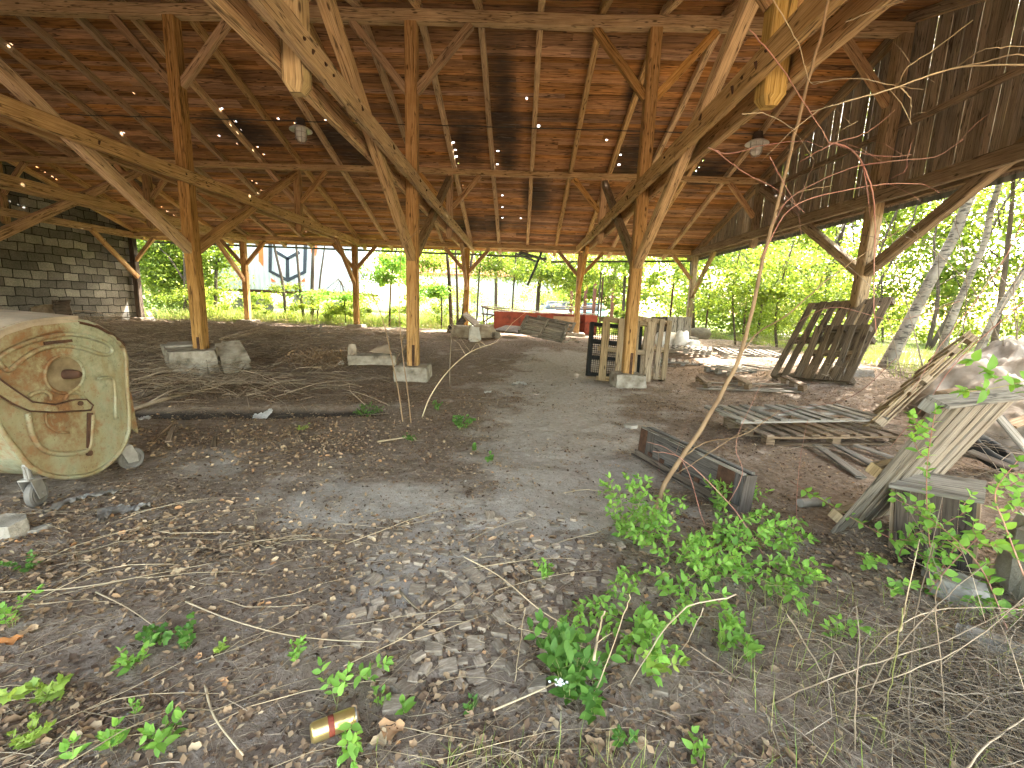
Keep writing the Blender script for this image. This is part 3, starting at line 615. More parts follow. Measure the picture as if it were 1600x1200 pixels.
# black plastic grid pallet behind it
O = PY(915, 590, 9.55); O.z = H(O.x, O.y)+.01; A = O+Vector((1.15, .12, 0)); Mx, la, lb = frame(O, A, PY(926, 508, 9.8))
Mx = Mx @ pose(0, .06, 0) @ Matrix.Rotation(-.07, 4, 'Z'); r = thing('plastic_pallet', 'black plastic grid pallet standing behind the upright wooden pallet', 'pallet', M=Mx)
m = MB(); U = Mx.to_3x3() @ Vector((0, 0, 1))
for x in (.03, la*.33, la*.66, la-.03): m.beam(Mx @ Vector((x, 0, .06)), Mx @ Vector((x, lb, .06)), .07, .13, up=U, ch=.006)
for y in (.04, lb*.35, lb*.65, lb-.04): m.beam(Mx @ Vector((0, y, .06)), Mx @ Vector((la, y, .06)), .075, .12, up=U, ch=.006)
m.build('frame', W['plastic_black'], r); m = MB()
for k in range(1, int(la/.045)): m.beam(Mx @ Vector((k*.045, 0, .05)), Mx @ Vector((k*.045, lb, .05)), .007, .02, up=U, ch=.001)
for k in range(1, int(lb/.045)): m.beam(Mx @ Vector((0, k*.045, .052)), Mx @ Vector((la, k*.045, .052)), .007, .02, up=U, ch=.001)
m.build('grid', W['plastic_black'], r)
def lying(label, x, y, rz, la=1.2, lb=.8, up=0, rx=0, ry=0, **kw): return pallet(label, pose(x, y, H(x, y)+up, rz, rx, ry), la, lb, **kw)
p = G(1025, 571); lying('grey pallet lying flat in front of the white sacks', p.x, p.y, -.35, 1.35, .9, .0, mat='grey', nb=8)
p = G(1030, 560); lying('upper pallet of the low stack before the white sacks', p.x+.05, p.y+.1, -.42, 1.35, .9, .17, rx=.05, mat='grey', nb=9, wide=.08)
p = G(1130, 560); lying('broken sunlit pallet beyond the fallen slats', p.x, p.y, -.1, 1.5, .9, .03, rx=.06, mat='grey', nb=9, wide=.07, miss=(3,))
p = G(1140, 590); lying('bleached pallet at the foot of the leaning pallets', p.x, p.y, .25, 1.3, .9, .02, rx=-.02, ry=-.05, mat='grey', nb=8, wide=.08, miss=(5,))
# upside-down pallet showing three stringers
p = G(1095, 607); q = G(1248, 612); Mx, la, lb = frame(p, q, p+Vector((0, 1, 0)))
r = thing('upturned_pallet', 'upturned pallet with three thick stringers in front of the leaning pallets', 'pallet', M=Mx, group='wooden pallets'); c = Mx
m = MB(); U = c.to_3x3() @ Vector((0, 0, 1))
for y in (-.05, .12, .5):
    if m.v: m.build('stuck_board', W['grey'], r); m = MB()
    m.beam(c @ Vector((-.25 if y < 0 else 0, y, .012)), c @ Vector((la+.05, y, .012)), .09, .02, up=U, seg=3, jit=.004)
m.build('stuck_board', W['grey'], r)
for k, (x, a) in enumerate(((.05, .08), (la*.47, .12), (la*.98, -.02))):
    m = MB(); m.beam(c @ Vector((x-.35, .62, .14)), c @ Vector((x+.12, -.02, .13)), .11, .03, up=U, ch=.003)
    for f in (.06, .5, .95): m.beam(c @ Vector((x-.35+.47*f-.05, .62-.64*f, .07)), c @ Vector((x-.35+.47*f+.05, .62-.64*f-.04, .07)), .1, .1, up=U, ch=.004)
    m.build('stringer', W['brown'], r)
# low stack by the path on the right
O = G(1166, 697); A = G(1418, 694); Mx, la, lb = frame(O, A, O+Vector((0, 1, 0)))
pallet('lower pallet of the low stack right of the dark panelled box', Mx @ Matrix.Translation((.25, 0, -.01)), la-.3, .85, nb=10, mat='brown', wide=.11, name='stacked_pallet')
pallet('upper broken pallet on the low stack right of the dark panelled box', Mx @ pose(-.02, .12, .145, .04, .02), la*.97, .75, nb=12, mat='grey', wide=.10, runners=False, miss=(4, 8), name='stacked_pallet')
p = G(1300, 700); q = G(1370, 742)
for k in range(3):
    m = MB(); a = G(1275+k*30, 703)+Vector((0, 0, .06)); b = G(1345+k*34, 750-k*12)+Vector((0, 0, .03)); m.beam(a, b, .1, .022, seg=2, jit=.003); o = m.build('loose_board', W['grey']); tag(o, ['leftmost', 'middle', 'rightmost'][k]+' loose slat slipping out under the low pallet stack', 'slat', 'loose slats under the stack')
# narrow pallet seen along its edge, propped on the sheet heap
O = G(1378, 668); O = PY(1380, 668, 5.35); A = PY(1532, 527, 5.75); V_ = (O-CAM); B = O+Vector((V_.x, V_.y, 0)).normalized()*.8
Mx, la, lb = frame(O, A, B); pallet('pallet seen edge on, propped steeply against the white sheet heap', Mx, la, .75, nb=7, mat='greybeam', wide=.11, name='propped_pallet')
# panel of boards leaning over the crate
O = Vector((2.3, 2.97, .02)); B = PY(1470, 634, 2.6); Mx, la, lb = frame(O, O+perp(B, O, 1600, 620)-B, B)
r = thing('boarded_pallet', 'pale boarded pallet leaning over the wooden crate at right', 'pallet', M=Mx, group='wooden pallets')
U = Mx.to_3x3() @ Vector((0, 0, 1)); m = MB(); la = 1.2
for k, (x, ww) in enumerate(((.07, .15), (.275, .095), (.42, .12), (.585, .15), (.76, .13), (.94, .12), (1.11, .12))):
    m.beam(Mx @ Vector((x, 0 if k < 3 else .02, .0)), Mx @ Vector((x, lb-.01, .0)), ww, .024, up=U, ch=.003, seg=3, jit=.002)
m.build('deck_boards', W['panel'], r)
for y, zz in ((lb-.035, -.05), (lb*.5, -.05), (.12, -.05)):
    m = MB(); m.beam(Mx @ Vector((0, y, zz))
, Mx @ Vector((la, y, zz)), .075, .075, up=U, ch=.004, seg=2); m.build('stringer', W['greybeam' if y < lb-.1 else 'grey'], r)
m = MB(); m.beam(Mx @ Vector((-.01, lb+.012, -.02)), Mx @ Vector((la, lb+.012, -.02)), .022, .12, up=U, ch=.003); m.build('edge_board', W['grey'], r)
# wooden crate
O = G(1394, 862); A = G(1519, 894); Mx, la, _ = frame(O, A, O+Vector((0, 0, 1))); hh = .47
r = thing('wooden_crate', 'wooden crate of upright dark boards with a pale top beneath the leaning panel', 'crate', M=Mx)
m = MB(); nbd = 5
for k in range(nbd):
    wk = la/nbd; m.beam(Mx @ Vector(((k+.5)*wk, 0, 0)), Mx @ Vector(((k+.5)*wk, hh, 0)), wk-.004, .02, up=Mx.to_3x3() @ Vector((0, 0, 1)), ch=.002)
m.build('front_panel', W['darkboard'], r); m = MB()
for k in range(4): m.beam(Mx @ Vector((la+.005, 0, -.06-k*.105)), Mx @ Vector((la+.005, hh, -.06-k*.105)), .10, .02, up=Mx.to_3x3() @ Vector((1, 0, 0)), ch=.002); m.beam(Mx @ Vector((-.015, 0, -.06-k*.105)), Mx @ Vector((-.015, hh, -.06-k*.105)), .10, .02, up=Mx.to_3x3() @ Vector((1, 0, 0)), ch=.002)
m.build('side_panel', W['brown'], r); m = MB()
for k in range(4): m.beam(Mx @ Vector((-.03, hh+.012, .0-k*.13)), Mx @ Vector((la+.03, hh+.012, .0-k*.13)), .126, .022, up=Mx.to_3x3() @ Vector((0, 1, 0)), ch=.003)
m.build('lid', W['grey'], r)
# dark panelled box lying on the floor
O = G(996, 712, .0); A = G(1152, 802, .0); Mx, la, _ = frame(O, A, O+Vector((0.05, .05, 1))); hh = .315
r = thing('panelled_box', 'long dark panelled wooden box lying beside the leafy shoots', 'box', M=Mx)
U3 = Mx.to_3x3(); T = .12
m = MB()
for x0, x1, mt in ((.0, .16, 'black'), (.165, .49, 'black'), (.50, .80, 'black'), (.81, 1., 'black')): m.box(((x0+x1)/2*la, hh/2, -.012), ((x1-x0)*la, hh-.02, .016), Mx, ch=.002)
m.build('front_panel', W['black'], r); [(mm.box(c_, s_, Mx), mm.build('red_strip', W['rust'], r)) for mm, c_, s_ in ((MB(), (.87*la, hh/2+.0, .0), (.13*la, hh-.01, .012)), (MB(), (.49*la, hh/2, .0), (.03, hh-.02, .014)), (MB(), (.055, hh/2, .0), (.11, hh-.01, .012)))]
m = MB(); m.box((la/2, hh+.004, -.01), (la, .018, .035), Mx); m.box((la/2, hh+.004, -T+.01), (la*.97, .018, .04), Mx); m.build('top_edge', W['grey'], r)
m = MB(); m.box((la/2, hh/2, -T), (la, hh-.01, .016), Mx); m.box((-.008, hh/2, -T/2), (.016, hh, T), Mx); m.box((la+.008, hh/2, -T/2), (.016, hh, T), Mx); m.box((la/2, .012, -T/2), (la, .02, T), Mx); m.build('back_panel', W['darkboard'], r)
m = MB(); m.beam(Mx @ Vector((-.02, .04, .02)), Mx @ Vector((la+.02, .04, .025)), .022, .06, up=U3 @ Vector((0, 1, 0)), seg=3, jit=.002); m.beam(Mx @ Vector((-.03, .01, .05)), Mx @ Vector((la*.9, .01, .06)), .03, .022, up=U3 @ Vector((0, 1, 0)), seg=3, jit=.003); m.build('base_strip', W['darkboard'], r)
m = MB()
for x in (.16, .30, .66): m.box((x*la, .09, .012), (.05, .04, .02), Mx)
m.build('hinge', W['rust'], r)
# ------------------------------------------------------------------ wheeled steel waste container
BX = -3.36
BM = Matrix(((0, 0, 1, BX), (1, 0, 0, 0), (0, 1, 0, 0), (0, 0, 0, 1)))
def uv(px, py): p = PX(px, py, BX); return (p.y, p.z)
def smooth_closed(P, k=4):
    n = len(P); out = []
    for i in range(n):
        p0, p1, p2, p3 = P[i-1], P[i], P[(i+1) % n], P[(i+2) % n]
        for j in range(k):
            t = j/k; out.append(tuple(.5*((2*p1[a])+(-p0[a]+p2[a])*t+(2*p0[a]-5*p1[a]+4*p2[a]-p3[a])*t*t+(-p0[a]+3*p1[a]-3*p2[a]+p3[a])*t**3) for a in range(len(p1))))
    return out
def curve(P, k=6):
    P = [Vector(p) for p in P]; P = [P[0]*2-P[1]]+P+[P[-1]*2-P[-2]]; out = []
    for i in range(1, len(P)-2):
        p0, p1, p2, p3 = P[i-1], P[i], P[i+1], P[i+2]
        for j in range(k): t = j/k; out.append(.5*((2*p1)+(-p0+p2)*t+(2*p0-5*p1+4*p2-p3)*t*t+(-p0+3*p1-3*p2+p3)*t**3))
    return out+[P[-2]]
binr = thing('waste_container', 'rusty pale steel waste container on wheels beside the left edge', 'waste container', (BX-.65, 3.3, 0))
out = [(191, 545), (196, 600), (200, 655), (196, 685), (180, 712), (152, 734), (118, 743), (80, 741), (48, 726), (28, 702), (8, 676), (-12, 640), (-28, 600), (-34, 560), (-20, 535), (5, 519), (50, 506), (100, 502), (150, 512)]
poly = smooth_closed([uv(*p) for p in out], 3)[::1]
# orientation so the prism's first cap faces away from the room
m = MB(); m.prism(list(reversed(poly)), BM @ Matrix.Translation((0, 0, -1.28)), 1.25, bev=.0); m.build('body', W['bin'], binr)
m = MB(); big_ = [((x-3.3)*1.02+3.3, (y-.62)*1.02+.62) for x, y in poly]; m.prism(list(reversed(big_)), BM @ Matrix.Translation((0, 0, -.03)), .03, bev=.012); m2 = MB(); m2.prism(list(reversed(big_)), BM @ Matrix.Translation((0, 0, -1.31)), .03, bev=.012); m2.build('side_panel', W['bin'], binr); pan = m.build('side_panel', W['bin'], binr)
m = MB(); m.tube([BM @ Vector((x*1.0, y, .004)) for x, y in big_+[big_[0]]], .017, 8); m.build('panel_rim', W['bin'], pan, True)
def rib(pts, rad=.011, w=.006, closed=False, k=5, parent=pan):
    P = [Vector((*uv(*p), w)) for p in pts]; P = [Vector(q) for q in smooth_closed([tuple(p) for p in P], k)]+[P[0]] if closed else curve(P, k)
    m = MB(); m.tube([BM @ p for p in P], rad*1.7, 8); return m.build('pressed_rib', W['bin'], parent, True)
# sliding lid: dusty dome top with a flange along the panel edge
lid = [(-34, 560), (-20, 535), (5, 519), (50, 506), (100, 501), (118, 500)]
top = curve([Vector((*uv(px, py-2), 0)) for px, py in lid], 5)
m = MB(); V = []; F = []; n = len(top)
for w_, dz in ((.02, .0), (.025, .022), (-.6, .055), (-1.3, .022)): V += [BM @ Vector((p.x, p.y+dz, w_)) for p in top]
for l in range(3): F += [[l*n+i, l*n+i+1, (l+1)*n+i+1, (l+1)*n+i] for i in range(n-1)]
V += [BM @ Vector((p.x, p.y-.03, w_)) for w_ in (.02, -1.3) for p in top]; 
F += [[4*n+i, 4*n+i+1, i+1, i] for i in range(n-1)]; m.add(V, F); lidob = m.build('lid', W['dusty'], binr)
fl = [(-34, 562), (-20, 539), (5, 523), (50, 509), (100, 504), (120, 503), (118, 514), (80, 517), (40, 526), (5, 542), (-22, 566)]
m = MB(); m.prism(list(reversed([uv(*p) for p in fl])), BM @ Matrix.Translation((0, 0, .004)), .018); m.build('lid_flange', W['bin'], lidob)
m = MB(); m.tube([BM @ Vector((*uv(*p), .01)) for p in ((118, 502), (150, 510), (175, 524), (192, 540))], .013, 6); m.build('rim', W['rust'], binr)
rib([(5, 575), (-5, 560), (30, 540), (70, 527), (110, 522), (150, 530), (172, 541), (172, 552), (158, 554), (130, 545), (95, 540), (60, 546), (32, 563), (14, 578)], .010, closed=True, k=3)
m = MB(); m.prism([uv(*p) for p in ((67, 534), (110, 530), (111, 534), (68, 539))], BM @ Matrix.Translation((0, 0, .002)), .012); m.build('slot', W['rust'], pan)
cu = uv(101, 585); T = BM @ Matrix.Translation((cu[0], cu[1], 0))
m = MB(); m.lathe([(.125, -.002), (.132, .012), (.145, .016), (.152, .004), (.15, -.002)], T, 32); m.build('trunnion_ring', W['bin'], pan, True)
m = MB(); m.lathe([(.126, .006), (.11, .001), (.06, -.0), (.05, .004), (0, .004)], T, 28); m.build('trunnion_dish', W['rustshade'], pan, True)
m = MB(); T2 = T @ Matrix.Rotation(.25, 4, 'Y'); m.lathe([(.036, .0), (.036, .05), (.028, .085), (.018, .10), (0, .10)], T2, 18); m.build('trunnion_pin', W['rust'], pan, True)
# hinge arm across the panel
arm = [(-34, 575), (-10, 590), (18, 610), (45, 628), (80, 632), (112, 624), (130, 624), (140, 633), (136, 641), (110, 642), (80, 644), (40, 642), (12, 630), (-12, 615), (-34, 602)]
ap = [uv(*p) for p in arm]
m = MB(); m.prism(list(reversed(smooth_closed(ap, 3))), BM @ Matrix.Translation((0, 0, .006)), .022, bev=.05); hm = m.build('hinge_arm', W['bin'], binr)
m = MB(); cu2 = uv(119, 630); m.lathe([(.018, .02), (.018, .04), (0, .042)], BM @ Matrix.Translation((cu2[0], cu2[1], 0)), 12); m.build('bolt', W['rust'], hm)
m = MB(); P = [Vector((*uv(*p), .03)) for p in arm+[arm[0]]]; m.tube([BM @ p for p in P], .006, 5); m.build('arm_edge', W['rust'], hm)
rib([(100, 626), (104, 617), (115, 613), (126, 617), (132, 625)], .008)
rib([(44, 620), (52, 614), (68, 612), (77, 618), (78, 626)], .008)
rib([(42, 646), (48, 676), (62, 699), (86, 709), (118, 708), (138, 700), (142, 670), (143, 648)], .011)
rib([(70, 644), (72, 662), (86, 674), (106, 676)], .005)
rib([(152, 592), (172, 590), (178, 604), (179, 655)], .008)
m = MB(); m.prism([uv(*p) for p in ((135, 645), (143, 645), (140, 705), (134, 704))][::-1], BM @ Matrix.Translation((0, 0, .003)), .012); m.lathe([(.022, 0), (.022, .02), (0, .022)], BM @ Matrix.Translation((*uv(137, 708), .004)), 10); m.build('rusty_strap', W['rust'], pan)
m = MB(); q = [uv(*p) for p in ((197, 614), (206, 612), (218, 678), (200, 664))]; m.prism(q[::-1], BM @ Matrix.Translation((0, 0, -.02)), .012); m.build('lifting_lug', W['bin'], binr)
def castor(px, py, wx, rz):
    g = PX(px, py, wx); y = g.y; r_ = .098; z = H(wx, y)+r_-.004
    wm = MB(); T = Matrix.Translation((wx, y, z)) @ Matrix.Rotation(rz, 4, 'Z') @ Matrix.Rotation(R(90), 4, 'Y')
    wm.lathe([(.0, -.022), (.06, -.022), (.068, -.018), (r_-.012, -.024), (r_, -.014), (r_, .014), (r_-.012, .024), (.068, .018), (.06, .022), (.0, .022)], T, 26)
    w_ = wm.build('wheel', W['rubber'], binr, False)
    fm = MB(); b = .034
    for s_ in (-1, 1):
        p = [Vector((s_*b, .02, .02)), Vector((s_*b, -.03, .03)), Vector((s_*b, -.10, .12)), Vector((s_*b, -.02, .13))]; RZ = Matrix.Translation((wx, y, z)) @ Matrix.Rotation(rz, 4, 'Z')
        fm.prism([(.035, -.03), (.035, .03), (-.0, .13), (-.1, .13), (-.04, -.03)], RZ @ Matrix(((0, 0, 1, s_*b), (1, 0, 0, 0), (0, 1, 0, 0), (0, 0, 0, 1))), .005)
    fm.box((0, -.05, .13), (.075, .09, .012), RZ); fm.tube([RZ @ Vector((0, -.05, .13)), RZ @ Vector((0, -.05, .27))], .022, 10); fm.tube([RZ @ Vector((-.045, 0, 0)), RZ @ Vector((.045, 0, 0))], .01, 8)
    fm.build('wheel_fork', W['metal'], w_)
castor(60, 790, -3.44, .35); castor(207, 730, -3.5, -.4); castor(60, 790, -4.5, .1); castor(195, 730, -4.5, -.1)
m = MB(); m.tube([BM @ Vector((*uv(*p), -.02)) for p in ((40, 730), (48, 752), (85, 744))], .007, 6); m.build('brake_rod', W['metal'], binr); m = MB(); m.tube([BM @ Vector((*uv(*p), -.02)) for p in ((192, 688), (196, 702), (180, 715))], .007, 6); m.build('brake_rod', W['metal'], binr)
# ------------------------------------------------------------------ loose things
def rock(name, label, cat, p, size, mat='rubble', rz=0, tilt=0, group=None, seed=0, rough=.18, flat=False):
    rg = random.Random(seed or sum(map(ord, label)) % 9999); n = 7; m = MB(); pts = []
    for i in range(n): a = 2*math.pi*i/n+rg.uniform(-.25, .25); k = 1+rg.uniform(-rough, rough); pts.append((math.cos(a)*size[0]/2*k, math.sin(a)*size[1]/2*k))
    T = Matrix.Translation(p) @ Matrix.Rotation(rz, 4, 'Z') @ Matrix.Rotation(tilt, 4, 'X'); m.prism(pts, T @ Matrix.Translation((0, 0, -size[2]*.15)), size[2]*1.15, top=rg.uniform(.7, .9) if not flat else .97, bev=.12 if not flat else .04)
    m.v = [tuple(Vector(v)+Vector((rg.gauss(0, 1), rg.gauss(0, 1), rg.gauss(0, 1)))*min(size)*.06) for v in m.v]
    o = m.build(name, W[mat]); tag(o, label, cat, group); return o
def slab(name, label, cat, pts, th, mat='concrete', up=None, bev=.03, group=None):
    """a slab from its four top corners in space"""
    P = [Vector(p) for p in pts]; n = (P[1]-P[0]).cross(P[2]-P[0]).normalized(); n = n if n.z > 0 else -n
    m = MB(); k = len(P); c = sum(P, Vector())/k; V = [p-n*th for p in P]+[p-n*th*.15 for p in P]+[c+(p-c)*(1-bev) for p in P]
    F = [list(range(k-1, -1, -1)), [2*k+i for i in range(k)]]+[[l*k+i, l*k+(i+1) % k, (l+1)*k+(i+1) % k, (l+1)*k+i] for l in range(2) for i in range(k)]
    m.add(V, F); o = m.build(name, W[mat])
    if mat == 'concrete': roughen(o, 5, .016, 5.)
    return tag(o, label, cat, group)
g = lambda px, py, u=0: G(px, py)+Vector((0, 0, u))
a = G(262, 583); slab('concrete_block', 'big cracked concrete block on the left of the left post footing', 'concrete block', [PY(262, 551, 8.5), PY(336, 547, 8.55), PY(345, 535, 9.4), PY(250, 538, 9.4)], .42)
slab('concrete_block', 'tilted mossy concrete block on the right of the left post footing', 'concrete block', [PY(345, 565, 8.6), PY(389, 556, 8.9), PY(374, 531, 9.3), PY(334, 536, 9.0)], .34)
slab('flat_stone', 'thin flat stone lying on the big cracked concrete block', 'stone', [PY(258, 541, 9.0), PY(300, 538, 9.0), PY(302, 533, 9.4), PY(262, 534, 9.4)], .04, 'stone')
slab('kerb_stone', 'long low kerb stone on the left of the middle post footing', 'kerb stone', [PY(543, 556, 9.0), PY(617, 556, 9.0), PY(618, 551, 9.3), PY(543, 551, 9.3)], .2)
slab('cardboard_piece', 'folded brown cardboard lying on the long kerb stone', 'cardboard', [PY(577, 549, 9.1), PY(613, 552, 9.1), PY(606, 539, 9.3), PY(590, 541, 9.3)], .02, 'cardboard')
rock('broken_brick', 'jagged broken brick standing on the left end of the kerb stone', 'brick', PY(550, 553, 9.1), (.2, .12, .2), 'rubble', seed=3)
rock('white_lump', 'small white lump at the left end of the kerb stone', 'stone', G(533, 570), (.13, .11, .1), 'sack', seed=5)
# rubble heap behind the middle, bags and slabs
k = 0
for px, py, sz, mt, lb_ in ((722, 526, (.9, .6, .38), 'rubble', 'brown rubble lump at the left of the heap by the red bench box'), (757, 526, (.95, .6, .42), 'rubble', 'square rubble lump at the right of the heap'), (708, 520, (.6, .6, .3), 'darkboard', 'dark clod at the far left of the rubble heap'), (775, 528, (.35, .3, .2), 'stone', 'small pale stone right of the square rubble lump')):
    rock('rubble_lump', lb_, 'rubble', G(px, py), sz, mt, seed=11+k, group='lumps of the rubble heap'); k += 1
rock('plastic_bag', 'pale crumpled plastic bag between the two rubble lumps', 'bag', G(741, 531, .05), (.42, .3, .42), 'sack', seed=21, rough=.35)
slab('grey_board', 'grey board tilted on top of the rubble heap', 'board', [PY(722, 491, 16.3), PY(729, 487, 16.6), PY(750, 503, 16.3), PY(742, 509, 15.9)], .05, 'grey')
slab('dark_board', 'dark board propping the left side of the rubble heap', 'board', [PY(712, 505, 16.2), PY(722, 492, 16.5), PY(728, 500, 16.2), PY(718, 512, 15.9)], .05, 'darkboard')
# pallet tipped on the floor in front of the red box
Mx, la, lb = frame(PY(809, 521, 15.2), PY(878, 536, 14.8), PY(833, 499, 15.9)); pallet('tipped grey pallet lying against the red box', Mx, la, lb, nb=3, rails=5, mat='grey', wide=.09, runners=True, name='tipped_pallet')
Mx, la, lb = frame(PY(833, 512, 15.9), PY(893, 524, 15.5), PY(835, 499, 16.3)); pallet('second tipped pallet just behind the tipped grey pallet', Mx, la, lb+.1, nb=3, rails=3, mat='grey', wide=.09, runners=False, name='tipped_pallet')
slab('dark_plank', 'dark wide plank on the floor left of the tipped pallets', 'plank', [PY(770, 515, 16.2), PY(812, 520, 15.6), PY(812, 509, 16.4), PY(790, 508, 16.6)], .06, 'darkboard')
# long red box
yb = 18.35; a = PY(772, 512, yb); b = PY(932, 514, yb); x0, x1 = a.x, b.x; z0 = H(0, yb)-.05; z1 = PY(772, 487, yb).z
r = thing('red_box', 'long low faded red wooden box by the far eave post', 'box', (x0, yb, z0), None)
m = MB(); xs_ = [x0, x0+.9, x0+1.8, x0+2.45]; 
for u0, u1 in zip(xs_[:-1], xs_[1:]): m.box(((u0+u1)/2, yb, (z0+z1)/2), (u1-u0-.01, .03, z1-z0))
m.box((x1-.25, yb, (z0+z1)/2), (.5, .03, z1-z0)); m.build('red_panel', W['redpaint'], r)
m = MB(); m.box((x0+2.45+.55, yb+.01, (z0+z1)/2-.04), (1.1, .03, z1-z0-.1)); m.build('plywood_panel', W['cardboard'], r)
m = MB(); m.box(((x0+x1)/2, yb+.9, (z0+z1)/2), (x1-x0, .03, z1-z0)); m.box((x0, yb+.45, (z0+z1)/2), (.03, .9, z1-z0)); m.box((x1, yb+.45, (z0+z1)/2), (.03, .9, z1-z0)); m.build('back_panel', W['redpaint'], r)
m = MB(); m.beam((x0-.15, yb+.15, z1+.03), (x1-.5, yb+.12, z1+.05), .35, .03, seg=6, jit=.01); m.beam((x0, yb+.6, z1+.03), (x1+.1, yb+.55, z1+.04), .4, .03, seg=6, jit=.01); m.build('top_plank', W['grey'], r)
for k, (p0, p1) in enumerate((((752, 478), (842, 487)), ((758, 482), (800, 486)), ((860, 480), (920, 479)), ((868, 484), (925, 482)))):
    m = MB(); m.beam(PY(*p0, yb+.3+.1*k), PY(*p1, yb+.3+.1*k), .1, .05, seg=3, jit=.01); o = m.build('loose_plank', W['brown' if k % 2 else 'grey'])
    tag(o, ['longest loose plank sticking out left over the red box', 'short loose plank under the longest one on the red box', 'plank lying on the right end of the red box', 'lower plank on the right end of the red box'][k], 'plank', 'planks on the red box')
r = thing('broken_rack', 'rickety wooden rack at the left end of the red box', 'rack', PY(757, 512, yb))
for p0, p1 in (((754, 478), (757, 514)), ((762, 482), (760, 512)), ((752, 479), (770, 483)), ((752, 490), (770, 492)), ((756, 503), (772, 492))):
    m = MB(); m.beam(PY(*p0, yb-.1), PY(*p1, yb-.05), .05, .06); m.build('rack_bar', W['darkboard'], r)
for k in range(14):
    p = G(885+random.uniform(-15, 40), 527+random.uniform(-6, 12)); rock('scrap_chip', 'small grey scrap beside the tipped pallets', 'scrap', p, (random.uniform(.08, .3), .07, .04), random.choice(['stone', 'grey', 'rubble']), rz=random.random()*3, group='scraps beside the tipped pallets', seed=60+k)
# grey panels and white sacks behind the flat pallets
for k, (px0, px1, lb_) in enumerate(((1022, 1040, 'dark grey upright box panel right of the narrow pallet'), (1040, 1057, 'pale upright box panel in the middle of the row'), (1057, 1079, 'greenish upright box panel before the corner eave post'))):
    yy = 15.6; a = PY(px0, 520, yy); b = PY(px1-1, 520, yy); top = PY(px0, 495, yy).z; zz = H(a.x, yy)
    m = MB(); q = (b.x-a.x)/2
    for j in range(2): m.box((a.x+q*(j+.5), yy, (zz+top)/2), (q-.01, .04, top-zz))
    m.box(((a.x+b.x)/2, yy+.5, (zz+top)/2), (b.x-a.x, .04, top-zz)); m.box((a.x+.02, yy+.25, (zz+top)/2), (.03, .5, top-zz)); m.box((b.x-.02, yy+.25, (zz+top)/2), (.03, .5, top-zz))
    o = m.build('grey_box', W['darkboard' if k == 0 else 'grey']); tag(o, lb_, 'box', 'grey boxes in a row')
def sack(label, p, size, rz=0, seed=1, mat='sack'):
    rg = np.random.default_rng(seed); n, q = 18, 12; V = []; F = []
    for i in range(q+1):
        t = math.pi*i/q
        for j in range(n):
            a = 2*math.pi*j/n; x = math.sin(t)**.6*math.cos(a); y = math.sin(t)**.6*math.sin(a); z = math.cos(t); k = 1+.12*math.sin(3*a+seed)*math.sin(2*t)+rg.normal(0, .04)
            V.append((x*size[0]/2*k, y*size[1]/2*k, (z*.5+.42)*size[2]*k))
    for i in range(q): F += [[i*n+j, i*n+(j+1) % n, (i+1)*n+(j+1) % n, (i+1)*n+j] for j in range(n)]
    T = Matrix.Translation(p) @ Matrix.Rotation(rz, 4, 'Z'); m = MB(); m.add([T @ Vector(v) for v in V], F); o = m.build('white_sack', W[mat], None, True); return tag(o, label, 'sack', 'white sacks by the flat pallets')
sack('bulging white sack at the left of the sacks', G(1040, 543), (.8, .5, .55), .3, 1); sack('upright white sack in the middle of the sacks', G(1063, 545), (.45, .4, .6), .1, 2); sack('small white sack at the right of the sacks', G(1082, 545), (.45, .35, .3), .4, 3)
sack('greenish crumpled sack behind the white ones', G(1092, 530), (1.0, .6, .5), .2, 4, 'tarp')
# white sheet heap on the right
def mound(label, c, rx, ry, hh, mat, name, cat, seed=1):
    rg = np.random.default_rng(seed); n = 60; V = []; F = []
    for i in range(n+1):
        for j in range(n+1):
            u, v = i/n*2-1, j/n*2-1; d = math.sqrt(u*u+v*v); x, y = c[0]+u*rx, c[1]+v*ry
            hz = max(0, 1-d**2.4)**.6; f = float(vn(np.array(x*1.7+seed), np.array(y*1.7)))*.45+float(vn(np.array(x*5+seed), np.array(y*3)))*.3+float(vn(np.array(x*13+seed), np.array(y*9)))*.12+abs(float(vn(np.array(x*3.1+y*4+seed), np.array(y*2))))*.3
            V.append((x, y, H(x, y)-.05+hz*hh*(1+f+abs(float(vn(np.array(x*9+y*6+seed), np.array(y*11-x*5))))*.14)))
    for i in range(n): F += [[i*(n+1)+j, (i+1)*(n+1)+j, (i+1)*(n+1)+j+1, i*(n+1)+j+1] for j in range(n)]
    m = MB(); m.add(V, F); o = m.build(name, W[mat], None, True); return tag(o, label, cat)
mound('crumpled dirty white plastic sheet heap behind the leaning panel', (7.55, 6.3), 1.7, 1.2, .95, 'tarp', 'sheet_heap', 'plastic sheet', 3)
mound('grey bundled cloth heap low beside the propped pallet', (5.95, 5.35), .7, .8, .55, 'tarp', 'cloth_heap', 'cloth', 8)
m = MB(); a = PY(1478, 612, 5.0); b = PY(1520, 690, 4.6); m.beam(PY(1476, 618, 5.1), PY(1510, 612, 5.2), .2, .07); o = m.build('timber_offcut', W['brown']); tag(o, 'short brown timber offcut behind the top of the leaning panel', 'timber')
for k, (p0, p1, mt, lb_) in enumerate((((1560, 650, 4.4), (1640, 745, 4.0), 'grey', 'wide grey board slanting down at the right edge'), ((1515, 705, 4.3), (1590, 735, 4.0), 'darkboard', 'dark board lying under the slanting grey board'), ((1575, 665, 4.8), (1650, 640, 4.9), 'brown', 'brown board behind the slanting grey board'))):
    m = MB(); m.beam(PY(*p0), PY(*p1), .16, .025, seg=2); o = m.build('loose_board', W[mt]); tag(o, lb_, 'board')
